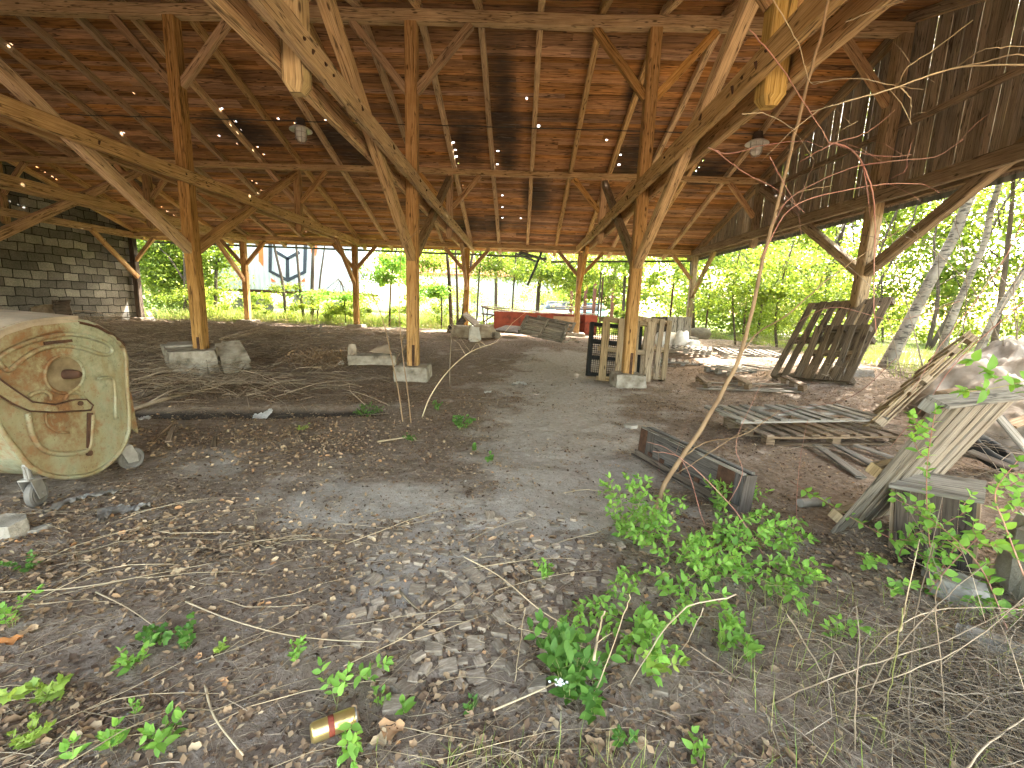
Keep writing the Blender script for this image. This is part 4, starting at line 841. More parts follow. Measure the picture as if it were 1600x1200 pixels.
m = MB(); q = PY(1545, 705, 4.5); T = Matrix.Translation(q) @ Matrix.Rotation(.5, 4, 'X') @ Matrix.Rotation(.3, 4, 'Y'); m.lathe([(.14, -.06), (.21, -.07), (.24, -.04), (.24, .04), (.21, .07), (.14, .06), (.13, 0), (.14, -.06)], T, 28); o = m.build('old_tyre', W['plastic_black'], None, True); tag(o, 'black tyre in the gap under the slanting grey board', 'tyre')
rock('concrete_lump', 'pale concrete lump at the right edge beyond the crate', 'concrete', Vector((3.05, 2.35, H(3.05, 2.35))), (.4, .36, .42), 'concrete', seed=33)
rock('grey_stone', 'flat grey stone under the bramble canes right of the crate', 'stone', G(1500, 935), (.34, .24, .10), 'stone', seed=34)
rock('angular_stone', 'broken slate grey stone between the crate and the canes', 'stone', G(1462, 905), (.16, .12, .06), 'stone', seed=35)
rock('angular_stone', 'pale elongated stone among the dead canes at lower right', 'stone', G(1545, 1010), (.26, .10, .06), 'stone', rz=-.5, seed=36)
m = MB(); p = G(1250, 786, .035); q = G(1292, 783, .035); m.tube([p, q], .036, 14); o = m.build('cut_branch', W['stone'], None, False); tag(o, 'short pale sawn branch stub right of the dark panelled box', 'branch')
rock('flat_stone', 'flat pale stone touching the left end of the dark panelled box', 'stone', G(986, 668), (.22, .16, .04), 'stone', seed=37, flat=True)
rock('concrete_piece', 'square concrete piece at the left edge below the waste container', 'concrete', G(10, 838), (.24, .2, .11), 'concrete', rz=.3, seed=38, rough=.08, flat=True)
rock('concrete_piece', 'thin grey shard beside the square concrete piece', 'concrete', G(62, 830), (.13, .05, .03), 'stone', rz=1.1, seed=39, flat=True)
for k, (p0, p1, lb_) in enumerate((((236, 692), (274, 658), 'longer splintered plank right of the waste container'), ((263, 690), (274, 664), 'shorter splintered plank right of the waste container'), ((334, 700), (337, 682), 'tiny wood stub on the bare soil'))):
    m = MB(); m.beam(G(*p0, .02), G(*p1, .05), .06, .02, seg=2, jit=.004, tw=.6); o = m.build('wood_splinter', W['brown']); tag(o, lb_, 'wood')
def rag(label, pts, wd, seed=1, mat='rag', name='plastic_rag'):
    rg = random.Random(seed); P = curve([G(*p, .03) for p in pts], 8); m = MB(); V = []; F = []; K = 9; n = len(P)
    for i, p in enumerate(P):
        d = (P[min(i+1, n-1)]-P[max(i-1, 0)]); d.z = 0; d.normalize(); s_ = Vector((-d.y, d.x, 0)); ww = wd*(math.sin(math.pi*(i+.6)/(n+.2))**.5)*rg.uniform(.75, 1.2)
        for j in range(K): q = p+s_*ww*(j/(K-1)-.5); V.append((q.x, q.y, H(q.x, q.y)+.012+abs(math.sin(j*1.3+i*.7+seed))*.03*rg.uniform(.6, 1.4)))
    for i in range(n-1): F += [[i*K+j, i*K+j+1, (i+1)*K+j+1, (i+1)*K+j] for j in range(K-1)]
    m.add(V, F); o = m.build(name, W[mat], None, True); return tag(o, label, 'rag')
rag('torn grey plastic strip nearer the waste container wheels', [(68, 800), (110, 782), (150, 772), (190, 766)], .07, 1); rag('crumpled grey rag with a curled tail right of the torn strip', [(158, 812), (170, 798), (200, 796), (235, 788)], .11, 2)
rag('thin white plastic scrap in the dug drain', [(395, 652), (412, 648), (425, 640)], .09, 3, 'sack'); rag('pale crumpled paper on the bare path', [(800, 601), (812, 597), (822, 601)], .12, 4, 'sack'); rag('tiny white paper scrap left of the crumpled paper', [(757, 613), (768, 612)], .07, 5, 'sack'); rag('whitish wrapper near the waste container', [(217, 655), (235, 652)], .08, 6, 'sack')
# drinks can
c = G(522, 1132, .034); ax = (G(556, 1118)-G(488, 1142)); ax.z = 0; ax.normalize(); T = Matrix.Translation(c) @ ax.to_track_quat('Z', 'Y').to_matrix().to_4x4()
r = thing('drinks_can', 'golden drinks can lying in the leaves at the bottom', 'can', c); m = MB(); m.lathe([(0, -.072), (.024, -.075), (.027, -.078), (.033, -.068), (.033, .055), (.028, .072)], T, 24); m.build('can_body', W['gold'], r, True)
m = MB(); m.lathe([(.028, .072), (.029, .076), (.025, .077), (.024, .071), (0, .071)], T, 24); m.build('can_end', W['metal'], r, True)
m = MB(); m.lathe([(.0335, -.02), (.0337, -.01), (.0335, .0)], T, 24); m.build('label_band', W['redpaint'], r, True)
# junk along the block wall
for k, (px, py, sz, mt, lb_) in enumerate(((30, 493, (1.4, .4, .35), 'plastic_black', 'long black plastic bundle at the foot of the block wall'), (75, 492, (.8, .5, .45), 'rubble', 'brown rubble pile by the block wall'), (98, 488, (.6, .5, .6), 'darkboard', 'dark broken boards leaning up by the block wall'), (60, 486, (.4, .3, .3), 'sack', 'pale crumpled bag on the junk by the block wall'))):
    p = PX(px, py+8, -14.9+.2*k); rock('junk_pile', lb_, 'junk', Vector((p.x, p.y, H(p.x, p.y)+.05)), sz, mt, rz=1.2, seed=80+k, rough=.35)
slab('white_slab', 'white slab leaning on the corner eave post of the block wall', 'slab', [PY(228, 487, 17.3), PY(234, 487, 17.3), PY(243, 500, 16.9), PY(238, 502, 16.8)], .05, 'sack')
m = MB(); m.beam(G(2, 500)+Vector((0, 0, .0)), G(2, 500)+Vector((0, 0, .9)), .2, .2)
# wooden setts scattered in the foreground
blk = []
for q in range(7):
    m = MB(); a, b, c = random.uniform(.046, .070), random.uniform(.033, .045), random.uniform(.02, .028)
    if q > 4: a, b = .078, .070
    m.beam((-a/2, 0, 0), (a/2, 0, 0), b, c, ch=.003, seg=2, jit=.001); blk.append(m)
spots = []; rg = random.Random(5)
for px, py in [(165/2.609+520, 440/2.609+740), (343/2.609+520, 478/2.609+740), (543/2.609+520, 482/2.609+740), (562/2.609+520, 405/2.609+740), (590/2.609+520, 430/2.609+740), (659/2.609+520, 445/2.609+740), (375/2.609+520, 658/2.609+740), (490/2.609+520, 610/2.609+740), (690/2.609+520, 590/2.609+740), (682/2.609+520, 645/2.609+740), (605/2.609+520, 320/2.609+740), (415/2.609+520, 715/2.609+740), (583/2.609+520, 835/2.609+740), (835/2.609+520, 865/2.609+740), (1045/2.609+520, 450/2.609+740), (293/2.609+520, 878/2.609+740), (250/2.609+520, 948/2.609+740)]: spots.append((px, py, 1))
while len(spots) < 205:
    t = rg.random()
    if t < .72: px, py = rg.gauss(735, 78), rg.gauss(925, 60)
    elif t < .92: px, py = rg.uniform(590, 1040), rg.uniform(850, 1080)
    else: px, py = rg.gauss(700, 170), rg.uniform(780, 900)
    if not (540 < px < 1150 and 800 < py < 1130): continue
    if any(abs(px-a)+abs(py-b)*1.2 < 13+(py-800)*.06 for a, b, _ in spots): continue
    spots.append((px, py, 0))
protos = {}
for k, (px, py, bigb) in enumerate(spots):
    q = (5+k % 2) if bigb else rg.choice([0, 1, 2, 3, 4, 0, 1, 2, 3, 4, 5]); p = G(px, py); zz = p.z+.003+rg.uniform(-.006, .006)
    if q not in protos: o = blk[q].build('wooden_sett', W['paver']); protos[q] = o
    else: o = protos[q].copy(); COL.objects.link(o)
    o.matrix_world = pose(p.x, p.y, zz, rg.uniform(0, 6.28) if rg.random() < .55 else rg.gauss(.1, .3), rg.gauss(0, .09), rg.gauss(0, .09))
    zone = 'by the bottom edge plants' if py > 1040 else 'at the far edge by the bare path' if py < 850 else 'among the leafy shoots on the right' if px > 900 else 'at the left side of the scatter' if px < 640 else 'in the near half of the scatter' if py > 940 else 'in the thick of the scatter'
    tag(o, ('nearly square' if q >= 5 else 'oblong' if q % 2 else 'short stubby')+' weathered wooden paving block '+zone, 'paving block', 'loose wooden paving blocks')

# ------------------------------------------------------------------ beyond the shed
LEAF4 = ([(0, 0, 0), (.45, .3, .06), (1, 0, -.05), (.45, -.3, .06)], [[0, 1, 2], [0, 2, 3]])
QUAD = ([(0, 0, 0), (.5, .33, .0), (1, 0, 0), (.5, -.33, 0)], [[0, 1, 2, 3]])
def clumps(n, c, rad, rg, k=22, tight=.28, flat=.7, shell=.5):
    """leaf positions gathered in clumps through an ellipsoid"""
    d = rg.normal(size=(k, 3)); d /= np.linalg.norm(d, axis=1)[:, None]; rr = (shell+(1-shell)*rg.random(k))**.8; cc = d*rr[:, None]*np.array(rad)+np.array(c)
    w_ = rg.random(k)+.25; idx = rg.choice(k, n, p=w_/w_.sum()); s_ = (tight*(.5+rg.random(k)))[idx][:, None]
    return cc[idx]+rg.normal(size=(n, 3))*s_*np.array(rad)*np.array([1, 1, flat]), cc
def leaves(name, mat, P, size, rg, parent=None, tpl=LEAF4, base=.5):
    n = len(P); rn = np.clip(base+rg.normal(0, .22, n), 0, 1)
    return cloud(name, mat, tpl[0], tpl[1], P, rots(n, .9, rg, True), size*(.7+.6*rg.random(n)), rn, parent)
def tree(name, label, pts, rads, cc, crad, n, size, mat='tree', bark='bark', seed=1, group=None, limbs=7, extra=(), k=24, tight=.25):
    rg = np.random.default_rng(seed); r = thing(name, label, 'tree', pts[0], group)
    m = MB(); m.tube(curve(pts, 4), list(np.interp(np.linspace(0, 1, (len(pts)-1)*4+1), np.linspace(0, 1, len(rads)), rads)), 8)
    tr = m.build('trunk', W[bark], r, True)
    for ep, er in extra: m = MB(); m.tube(curve(ep, 4), list(np.linspace(er, er*.4, (len(ep)-1)*4+1)), 6); m.build('trunk', W[bark], r, True)
    P, C = clumps(n, cc, crad, rg, k, tight); P = P[P[:, 2] > .3]
    top = Vector(pts[-1])
    for j in range(min(limbs, len(C))):
        t = rg.uniform(.45, .95); q = Vector(pts[-1]).lerp(Vector(pts[-2]), 1-t) if len(pts) > 1 else top; c = Vector(C[j]); mid = q.lerp(c, .5)+Vector(rg.normal(0, .12, 3))
        m = MB(); m.tube([q, mid, c], [rads[-1]*.7, rads[-1]*.4, .008], 5); m.build('limb', W[bark], r, True)
    leaves('crown', W[mat], P, size, rg, r); return r
def pline(L, y): return [PY(a, b, y) for a, b in L]
gz = lambda x, y: Vector((x, y, H(x, y)))
# white trailer with the outlined cube mark
ty = 25.; x0 = PY(332, 420, ty).x; x1 = x0+8.6; zb = PY(400, 452, ty).z; zt = zb+3.1
r = thing('box_trailer', 'white corrugated box trailer standing beyond the back of the shed', 'trailer', (x0, ty, H(x0, ty)))
m = MB(); V = []; F = []; n = int((x1-x0)/.07)
for k in range(n+1):
    q = k % 4; yo = ty+(.03 if q in (0, 1) else 0.0); xx = x0+(x1-x0)*k/n; V += [(xx, yo, zb), (xx, yo, zt)]
    if k: F.append([2*k-2, 2*k, 2*k+1, 2*k-1])
b = len(V); V += [(x0, ty+2.45, zb), (x0, ty+2.45, zt), (x1, ty+2.45, zb), (x1, ty+2.45, zt)]; F += [[0, 1, b+1, b], [2*n, b+2, b+3, 2*n+1], [b, b+1, b+3, b+2], [1, 2*n+1, b+3, b+1], [0, b, b+2, 2*n]]
m.add(V, F); body = m.build('box_body', W['white_metal'], r)
def bar(pts, wd, mat, nm):
    m = MB(); P = [PY(px, py, ty-.012) for px, py in pts]
    for a, b_ in zip(P[:-1], P[1:]): m.beam(a, b_, .012, wd, up=(0, 0, 1) if abs((b_-a).normalized().z) < .9 else (1, 0, 0), ch=.001)
    return m.build(nm, W[mat], body)
def barv(pts, wd, mat, nm):
    m = MB(); P = [PY(px, py, ty-.012) for px, py in pts]; hw = wd/2; Lf, Rt = [], []
    for i, p in enumerate(P):
        d = (P[min(i+1, len(P)-1)]-P[max(i-1, 0)]).normalized(); s_ = Vector((d.z, 0, -d.x)); Lf.append(p+s_*hw); Rt.append(p-s_*hw)
    V = Lf+Rt; V += [v+Vector((0, .01, 0)) for v in V]; n = len(P); F = []
    for i in range(n-1): F += [[i, i+1, n+i+1, n+i], [2*n+i+1, 2*n+i, 3*n+i, 3*n+i+1]]
    m.add(V, F); return m.build(nm, W[mat], body)
barv([(422, 380), (422, 424), (449, 438), (476, 425), (477, 381)], .20, 'darkpaint', 'cube_outline'); barv([(449, 436), (449, 403)], .20, 'darkpaint', 'cube_edge')
barv([(430, 393), (449, 404), (468, 394)], .18, 'darkpaint', 'cube_edge')
for tri in (((404, 378), (411, 378), (411, 416), (404, 408)), ((423, 434), (431, 440), (424, 440)), ((469, 440), (476, 434), (477, 440)), ((484, 380), (496, 380), (494, 400), (487, 398))):
    m = MB(); P = [PY(px, py, ty-.014) for px, py in tri]; V = P+[p+Vector((0, .012, 0)) for p in P]; k = len(P); m.add(V, [list(range(k)), list(range(2*k-1, k-1, -1))]+[[i, k+i, k+(i+1) % k, (i+1) % k] for i in range(k)]); m.build('orange_mark', W['orange'], body)
m = MB(); m.beam((x0, ty+.1, zb-.08), (x1, ty+.1, zb-.08), .12, .14, seg=2); m.beam((x0, ty+2.3, zb-.08), (x1, ty+2.3, zb-.08), .12, .14); m.build('chassis', W['rust'], r)
for xw in (x0+1.3, x0+2.6, x1-1.5):
    m = MB(); m.lathe([(0, -.14), (.25, -.14), (.28, -.1), (.48, -.14), (.5, -.08), (.5, .12), (0, .12)], Matrix.Translation((xw, ty+.35, H(xw, ty)+.5)) @ Matrix.Rotation(R(90), 4, 'X'), 22); m.build('wheel', W['rubber'], r)
m = MB(); m.box((x0+4.5, ty+1, zb-.5), (.15, 1.6, .8)); m.box((x0+5.2, ty+.6, zb-.45), (.9, .5, .5)); m.build('landing_leg', W['metal'], r)
# white house with red roof
hy = 44.; hx0, hx1 = PY(650, 450, hy).x, PY(865, 450, hy).x; g0 = H(0, hy)-.2; hz = PY(760, 428, hy).z
r = thing('white_house', 'long white plastered house with red tiled roof behind the yard', 'house', (hx0, hy, g0))
m = MB(); m.box(((hx0+hx1)/2, hy+3, (g0+hz)/2), (hx1-hx0, 6, hz-g0)); wl = m.build('wall', W['plaster'], r)
m = MB(); ov = .5; yr = hy+3; zr = hz+1.9
V = [(hx0-ov, hy-ov, hz-.1), (hx1+ov, hy-ov, hz-.1), (hx1+ov, yr, zr), (hx0-ov, yr, zr), (hx1+ov, hy+6+ov, hz-.1), (hx0-ov, hy+6+ov, hz-.1)]; V += [(a, b, c-.15) for a, b, c in V]
m.add(V, [[0, 1, 2, 3], [3, 2, 4, 5], [7, 6, 9, 8], [8, 9, 11, 10], [0, 6, 7, 1], [5, 4, 10, 11], [0, 3, 9, 6], [3, 5, 11, 9], [1, 7, 8, 2], [2, 8, 10, 4]]); m.build('roof', W['tiles'], r)
for k, px in enumerate((690, 742, 845)):
    a = PY(px, 446, hy); m = MB(); m.box((a.x, hy-.02, g0+1.9), (1.0, .08, 1.1)); f = m.build('window', W['white_metal'], r); m = MB(); m.box((a.x, hy-.05, g0+1.9), (.8, .05, .9)); m.build('pane', W['carglass'], f)
# red-roofed lean-to
sy = 30.; a = PY(893, 425, sy); b = PY(992, 425, sy); gg = H(3, sy)
W['darkred'] = mat_noise('dark_red_post_paint', [(.3, (.08, .03, .022)), (.7, (.16, .06, .045))], 3, 3, .8, 0)
r = thing('open_shelter', 'small open shelter with rusty red roof and dark red posts', 'shelter', (a.x, sy, gg))
m = MB(); zz = PY(930, 408, sy).z; V = [(a.x-.3, sy-.4, zz-.1), (b.x+.3, sy-.4, zz-.1), (b.x+.3, sy+3.5, zz+.7), (a.x-.3, sy+3.5, zz+.7)]; V += [(p, q, s_-.1) for p, q, s_ in V]; m.add(V, [[0, 1, 2, 3], [7, 6, 5, 4], [0, 4, 5, 1], [1, 5, 6, 2], [2, 6, 7, 3], [3, 7, 4, 0]]); m.build('roof', W['tiles'], r)
for px in (895, 917, 931, 960, 990):
    q = PY(px, 430, sy).x; m = MB(); m.beam((q, sy, gg-.2), (q, sy, zz), .2, .2); m.build('post', W['darkred'], r)
    m = MB(); m.beam((q, sy, zz-.8), (q+.7, sy, zz-.1), .1, .12); m.build('brace', W['darkred'], r)
# parked cars
def car(label, x, y, rz, paint, L=4.1, Wd=1.7, Ht=1.45):
    T = pose(x, y, H(x, y), rz); r = thing('parked_car', label, 'car', M=T, group='cars parked in the yard')
    sec = [(-.5, .55, .35, .75), (-.47, .62, .24, .86), (-.30, .66, .22, .93), (-.2, .68, .2, .96), (.2, .68, .2, .97), (.35, .68, .2, .98), (.47, .64, .24, .96), (.5, .55, .35, .85)]
    def loft(S, n2=10):
        V = []; F = []
        for x_, hw, z0, z1 in S:
            for j in range(n2):
                a_ = 2*math.pi*(j+.5)/n2; cx = abs(math.cos(a_))**.5*math.copysign(1, math.cos(a_)); sz = abs(math.sin(a_))**.5*math.copysign(1, math.sin(a_)); V.append(T @ Vector((x_*L, cx*hw*Wd*.73, (z0+z1)/2*1.0+sz*(z1-z0)/2)))
        for i in range(len(S)-1): F += [[i*n2+j, i*n2+(j+1) % n2, (i+1)*n2+(j+1) % n2, (i+1)*n2+j] for j in range(n2)]
        F += [list(range(n2-1, -1, -1)), [(len(S)-1)*n2+j for j in range(n2)]]; m = MB(); m.add(V, F); return m
    loft(sec).build('body', W[paint], r, True)
    loft([(-.26, .60, .90, .93), (-.12, .56, .9, Ht), (.18, .56, .9, Ht+.02), (.40, .58, .92, 1.2), (.44, .6, .93, .97)]).build('window', W['carglass'], r, True)
    loft([(-.13, .53, Ht-.04, Ht+.03), (.2, .53, Ht-.04, Ht+.04), (.28, .5, Ht-.1, Ht-.02)]).build('roof', W[paint], r, True)
    for sx in (-.31, .31):
        for s_ in (-1, 1):
            m = MB(); TT = T @ Matrix.Translation((sx*L, s_*Wd*.46, .31)) @ Matrix.Rotation(R(90), 4, 'X'); m.lathe([(.2, -.1), (.29, -.1), (.31, -.07), (.31, .07), (.29, .1), (.2, .1)], TT, 20); w_ = m.build('wheel', W['plastic_black'], r, True)
            m = MB(); m.lathe([(0, -.09), (.2, -.09), (.2, .09), (0, .09)], TT, 14); m.build('rim', W['metal'], w_)
    for s_ in (-1, 1): m = MB(); m.box((-.495*L, s_*.52, .66), (.05, .26, .13), T); m.build('headlight', W['white'], r)
    return r
p = PY(872, 472, 30); car('silver car parked in the yard seen over the red box', p.x, 30, R(75), 'carsilver'); p = PY(926, 470, 33); car('teal car parked farther back in the yard', p.x, 33, R(70), 'carteal')
# wire fence at the far right corner
r = thing('wire_fence', 'rusty wire mesh fence with thin dark posts beyond the corner eave post', 'fence', gz(4.5, 20.2))
fx = [3.6, 5.2, 6.75, 8.4, 10.1]
for q in fx: m = MB(); m.beam(gz(q, 20.2)-Vector((0, 0, .2)), gz(q, 20.2)+Vector((0, 0, 2.5)), .07, .07, up=(0, 1, 0)); m.build('fence_post', W['rust'], r)
m = MB(); n = int((fx[-1]-fx[0])/.16)
for k in range(n): q = fx[0]+k*.16; m.tube([gz(q, 20.2)+Vector((0, 0, .05)), gz(q, 20.2)+Vector((0, 0, 2.4))], .0035, 3)
for k in range(14): zz = .7+k*.17; m.tube([(fx[0], 20.2, zz), (fx[-1], 20.2, zz)], .0035, 3)
m.build('wire_mesh', W['rust'], r)
# trees with trunks one can tell apart
R_ = np.random.default_rng
B = gz(0, 0)
def gnd(px, y): p = PY(px, 480, y); return gz(p.x, y)
tree('leafy_tree', 'dark trunked tree in the green bush right of the block wall', [gnd(290, 20.5), PY(291, 420, 20.5), PY(286, 370, 20.5), PY(280, 300, 20.6)], [.13, .11, .08, .05], tuple(PY(250, 400, 21.5)), (1.7, 1.4, 1.9), 8000, .17, 'tree', seed=11, extra=[([PY(289, 440, 20.5), PY(262, 400, 20.4), PY(232, 375, 20.5)], .05)])
tree('leafy_tree', 'low leafy tree between block wall and the left eave posts', [gnd(335, 21.5), PY(338, 420, 21.5), PY(345, 390, 21.5), PY(350, 350, 21.6)], [.08, .07, .05, .03], tuple(PY(332, 400, 21.5)), (.9, .8, .6), 1300, .17, 'tree', seed=12)
for k, (L, rr, lb_) in enumerate((([(447, 495), (441, 440), (430, 392), (424, 350)], .075, 'thin dark tree leaning left before the cube mark on the trailer'), ([(474, 494), (468, 440), (463, 385), (460, 340)], .075, 'straight thin dark tree right of the cube mark on the trailer'),
        ([(487, 496), (488, 440), (490, 380), (492, 330)], .10, 'ivy wrapped tree trunk near the right end of the trailer'), ([(494, 495), (500, 440), (506, 395), (512, 350)], .05, 'thinnest tree leaning right beside the ivy wrapped trunk'))):
    y = 20.3+.25*k; P = pline(L, y); P[0] = gnd(L[0][0], y)-Vector((0, 0, .1))
    tree('slender_tree', lb_, P, [rr, rr*.85, rr*.7, rr*.5], tuple(P[2]+Vector((0, 0, 1.5))), (1.4, 1.0, .8), 900, .13, 'tree', seed=20+k, group='slender trees behind the left eave', limbs=4)
tree('young_tree', 'young leafy tree with low branches left of the middle post', [gnd(608, 19.2), PY(611, 440, 19.2), PY(618, 400, 19.2), PY(622, 360, 19.3)], [.045, .04, .03, .02], tuple(PY(612, 420, 19.2)), (1.05, .8, .75), 2600, .13, 'leaf', seed=31)
tree('young_tree', 'small light green sapling with flat sprays behind the left eave', [gnd(540, 19.6), PY(536, 450, 19.6), PY(528, 435, 19.6)], [.03, .03, .02], tuple(PY(520, 462, 19.5)), (1.1, .6, .22), 1100, .12, 'leaf', seed=32)
tree('young_tree', 'small bright sapling with flat sprays right of the middle post', [gnd(690, 19.0), PY(690, 460, 19.0), PY(686, 445, 19.0)], [.03, .03, .02], tuple(PY(676, 456, 19.0)), (.85, .5, .28), 1500, .12, 'leaf', seed=33)
for k, (L, rr, lb_) in enumerate((([(706, 496), (702, 440), (698, 395), (690, 340)], .085, 'dark tree trunk close behind the eave left of the rubble heap'), ([(716, 496), (714, 440), (712, 390), (712, 340)], .06, 'second dark trunk just left of the far eave post'), ([(722, 497), (728, 450), (738, 400), (745, 340)], .08, 'dark trunk leaning right behind the far eave post'))):
    y = 19.+.2*k; P = pline(L, y); P[0] = gnd(L[0][0], y)-Vector((0, 0, .1))
    tree('dark_tree', lb_, P, [rr, rr*.85, rr*.7, rr*.5], tuple(P[3]+Vector((0, 0, 1.4))), (1.5, 1.1, .9), 1500, .14, 'tree', seed=40+k, group='dark trunks behind the far eave post', limbs=4)
tree('leafy_tree', 'broad yellow green tree hanging over the yard above the cars', [gnd(840, 24), PY(842, 450, 24), PY(850, 410, 24), PY(860, 360, 24)], [.12, .10, .08, .05], tuple(PY(868, 415, 24)), (2.2, 1.6, 1.35), 7000, .18, 'tree', seed=51)
tree('leafy_tree', 'leafy tree in front of the white house left part', [gnd(775, 27), PY(775, 440, 27), PY(772, 400, 27), PY(768, 350, 27)], [.11, .1, .08, .05], tuple(PY(775, 396, 27)), (3.3, 1.8, .9), 5200, .19, 'tree', seed=52)
for k, (px, cy_, n_, lb_) in enumerate(((648, 405, 3000, 'leafy sapling screen right behind the middle post'), (745, 400, 2600, 'yellow green sapling just right of the far eave post'), (800, 412, 2600, 'light sapling over the left end of the red box'), (935, 415, 2400, 'sapling crown over the right end of the red box'))):
    y = 21.5+.4*k; tree('screen_sapling', lb_, [gnd(px, y), PY(px+3, 440, y), PY(px+6, 400, y), PY(px+4, 360, y)], [.05, .045, .035, .02], tuple(PY(px, cy_, y)), (1.5, .9, .95), n_, .13, 'tree', seed=90+k, group='saplings screening the yard', k=14)
tree('leafy_tree', 'leafy tree before the red roofed shelter', [gnd(975, 24), PY(976, 440, 24), PY(978, 400, 24), PY(980, 350, 24)], [.09, .08, .07, .05], tuple(PY(972, 428, 24.3)), (1.3, 1.2, 1.3), 2600, .17, 'tree', seed=53)
for k, (L, y, rr, cc_, cr_, n_, lb_) in enumerate((([(1085, 515), (1082, 470), (1080, 420), (1076, 340)], 18.9, .10, (1100, 400), (1.6, 1.3, 1.2), 3000, 'tree right behind the corner eave post'), ([(1150, 540), (1145, 470), (1150, 420), (1160, 380)], 15.5, .035, (1150, 455), (1.0, .9, .8), 2200, 'small shrubby tree with arching stems left of the tall grey pallet'),
        ([(1215, 540), (1212, 500), (1222, 440), (1240, 380)], 15., .05, (1215, 445), (1.2, 1.0, .9), 2600, 'shrubby tree behind the upper left corner of the tall grey pallet'), ([(1180, 535), (1190, 480), (1186, 430), (1200, 370)], 17.5, .06, (1190, 425), (1.3, 1.1, 1.1), 3000, 'leafy tree between the two shrubby trees'),
        ([(1285, 520), (1288, 460), (1300, 400), (1330, 330)], 16., .06, (1300, 430), (1.7, 1.2, 1.3), 3200, 'leafy tree right behind the right gable post'))):
    P = pline(L, y); P[0] = gz(P[0].x, y)-Vector((0, 0, .1)); tree('leafy_tree', lb_, P, [rr, rr*.8, rr*.6, rr*.4], tuple(PY(*cc_, y)), cr_, n_, .11, 'tree', seed=60+k, limbs=6, k=18)
tree('leafy_tree', 'tall leafy tree added to shade the white sheet heap from the right', [gz(12.2, 9.2), gz(12.2, 9.2)+Vector((-.1, .1, 2.5)), gz(12.2, 9.2)+Vector((-.3, .3, 5)), gz(12.2, 9.2)+Vector((-.6, .5, 7))], [.16, .13, .1, .06], (11.2, 9.4, 6.6), (2.8, 2.6, 1.6), 12000, .12, 'tree', seed=68, k=40, tight=.2)  # added tree: its crown keeps the sun off the sheet heap
# birches leaning right; crowns enlarged to shade the sheet heap and nearby ground

for k, (L, y, r0, lb_) in enumerate((([(1383, 562), (1420, 505), (1458, 430), (1490, 370), (1508, 325), (1530, 270), (1550, 190)], 10.6, .115, 'thick leaning birch trunk right of the tall grey pallet'), ([(1463, 560), (1487, 500), (1512, 440), (1538, 380), (1548, 330), (1566, 270), (1580, 180)], 11.5, .075, 'middle birch trunk leaning right, with a slight bend'), ([(1520, 560), (1552, 500), (1590, 440), (1640, 360), (1690, 270)], 11., .075, 'rightmost birch trunk leaning out of the photo'))):
    P = pline(L, y); P[0].z = min(P[0].z, H(P[0].x, y)-.1); top = P[-1]
    tree('birch_tree', lb_, P, [r0*1.35, r0, r0*.9, r0*.8, r0*.6], tuple(top+Vector((0, .5, 1.3))), (3.2, 2.8, 2.0), 8500, .10, 'tree', 'birch', seed=70+k, group='leaning birches', limbs=8)
for k in range(9):
    rg = random.Random(800+k); x, y = rg.uniform(10, 20), rg.uniform(12, 21); p = gz(x, y)-Vector((0, 0, .1)); ln = rg.uniform(-.25, .35); hh = rg.uniform(5, 8); m = MB()
    m.tube(curve([p, p+Vector((ln*hh*.3, rg.uniform(-.2, .2), hh*.35)), p+Vector((ln*hh*.75, rg.uniform(-.4, .4), hh*.7)), p+Vector((ln*hh*1.1, 0, hh))], 4), list(np.linspace(rg.uniform(.05, .1), .02, 13)), 6)
    for j in range(6): q = p+Vector((ln*hh*(.3+.12*j), 0, hh*(.3+.11*j))); d = Vector((rg.uniform(-1, 1), rg.uniform(-.7, .3), rg.uniform(.1, .7))); m.tube([q, q+d*.7, q+d*1.5+Vector((0, 0, .1))], [.022, .014, .004], 5)
    o = m.build('bare_tree', W['bark'], None, True); tag(o, 'slim bare forked trunk inside the sunlit wood right of the shed', 'tree', 'slim trunks in the sunlit wood')
# thickets that read as one mass
def thicket(label, boxes, size, mat, seed, name='thicket', base=.5):
    rg = R_(seed); Ps = []
    for (x0, x1, y0, y1, z1, n) in boxes:
        k = max(8, n//260); cx = rg.uniform(x0, x1, k); cy = rg.uniform(y0, y1, k); cz = hgt(cx, cy)+z1*rg.random(k)**.85; rr = rg.uniform(.35, 1.0, k)*min(1.1, z1/4)
        idx = rg.integers(0, k, n); P = np.stack([cx, cy, cz], 1)[idx]+rg.normal(size=(n, 3))*rr[idx][:, None]*np.array([.8, .8, .5]); Ps.append(P[P[:, 2] > hgt(P[:, 0], P[:, 1])])
    o = leaves(name, W[mat], np.concatenate(Ps), size, rg, None, QUAD, base); return tag(o, label, 'thicket', kind='stuff')
thicket('dense green thicket behind the block wall corner', [(-19, -15.4, 20.5, 23, 5.5, 20000)], .14, 'tree', 101)
thicket('far band of trees behind the trailer and house', [(-45, -10, 46, 56, 9, 26000), (-8, 8, 54, 60, 9, 9000), (4, 30, 38, 48, 8, 26000)], .42, 'tree', 102, base=.6)
thicket('sunlit wood filling the right side beyond the shed', [(9, 22, 21, 27, 8.5, 52000), (17, 30, 12, 22, 10, 60000), (20, 34, 2, 12, 12, 42000), (24, 38, -8, 3, 12, 16000)], .19, 'tree', 103, base=.62)
thicket('undergrowth along the right side of the shed', [(7.9, 12, 13.5, 18, 2.6, 9000), (6.5, 12, 18.5, 21, 2.2, 6000), (13, 18, 8, 14, 1.2, 5000), (10.5, 15, 3, 7.5, 1.0, 4000)], .085, 'tree', 104, base=.6)
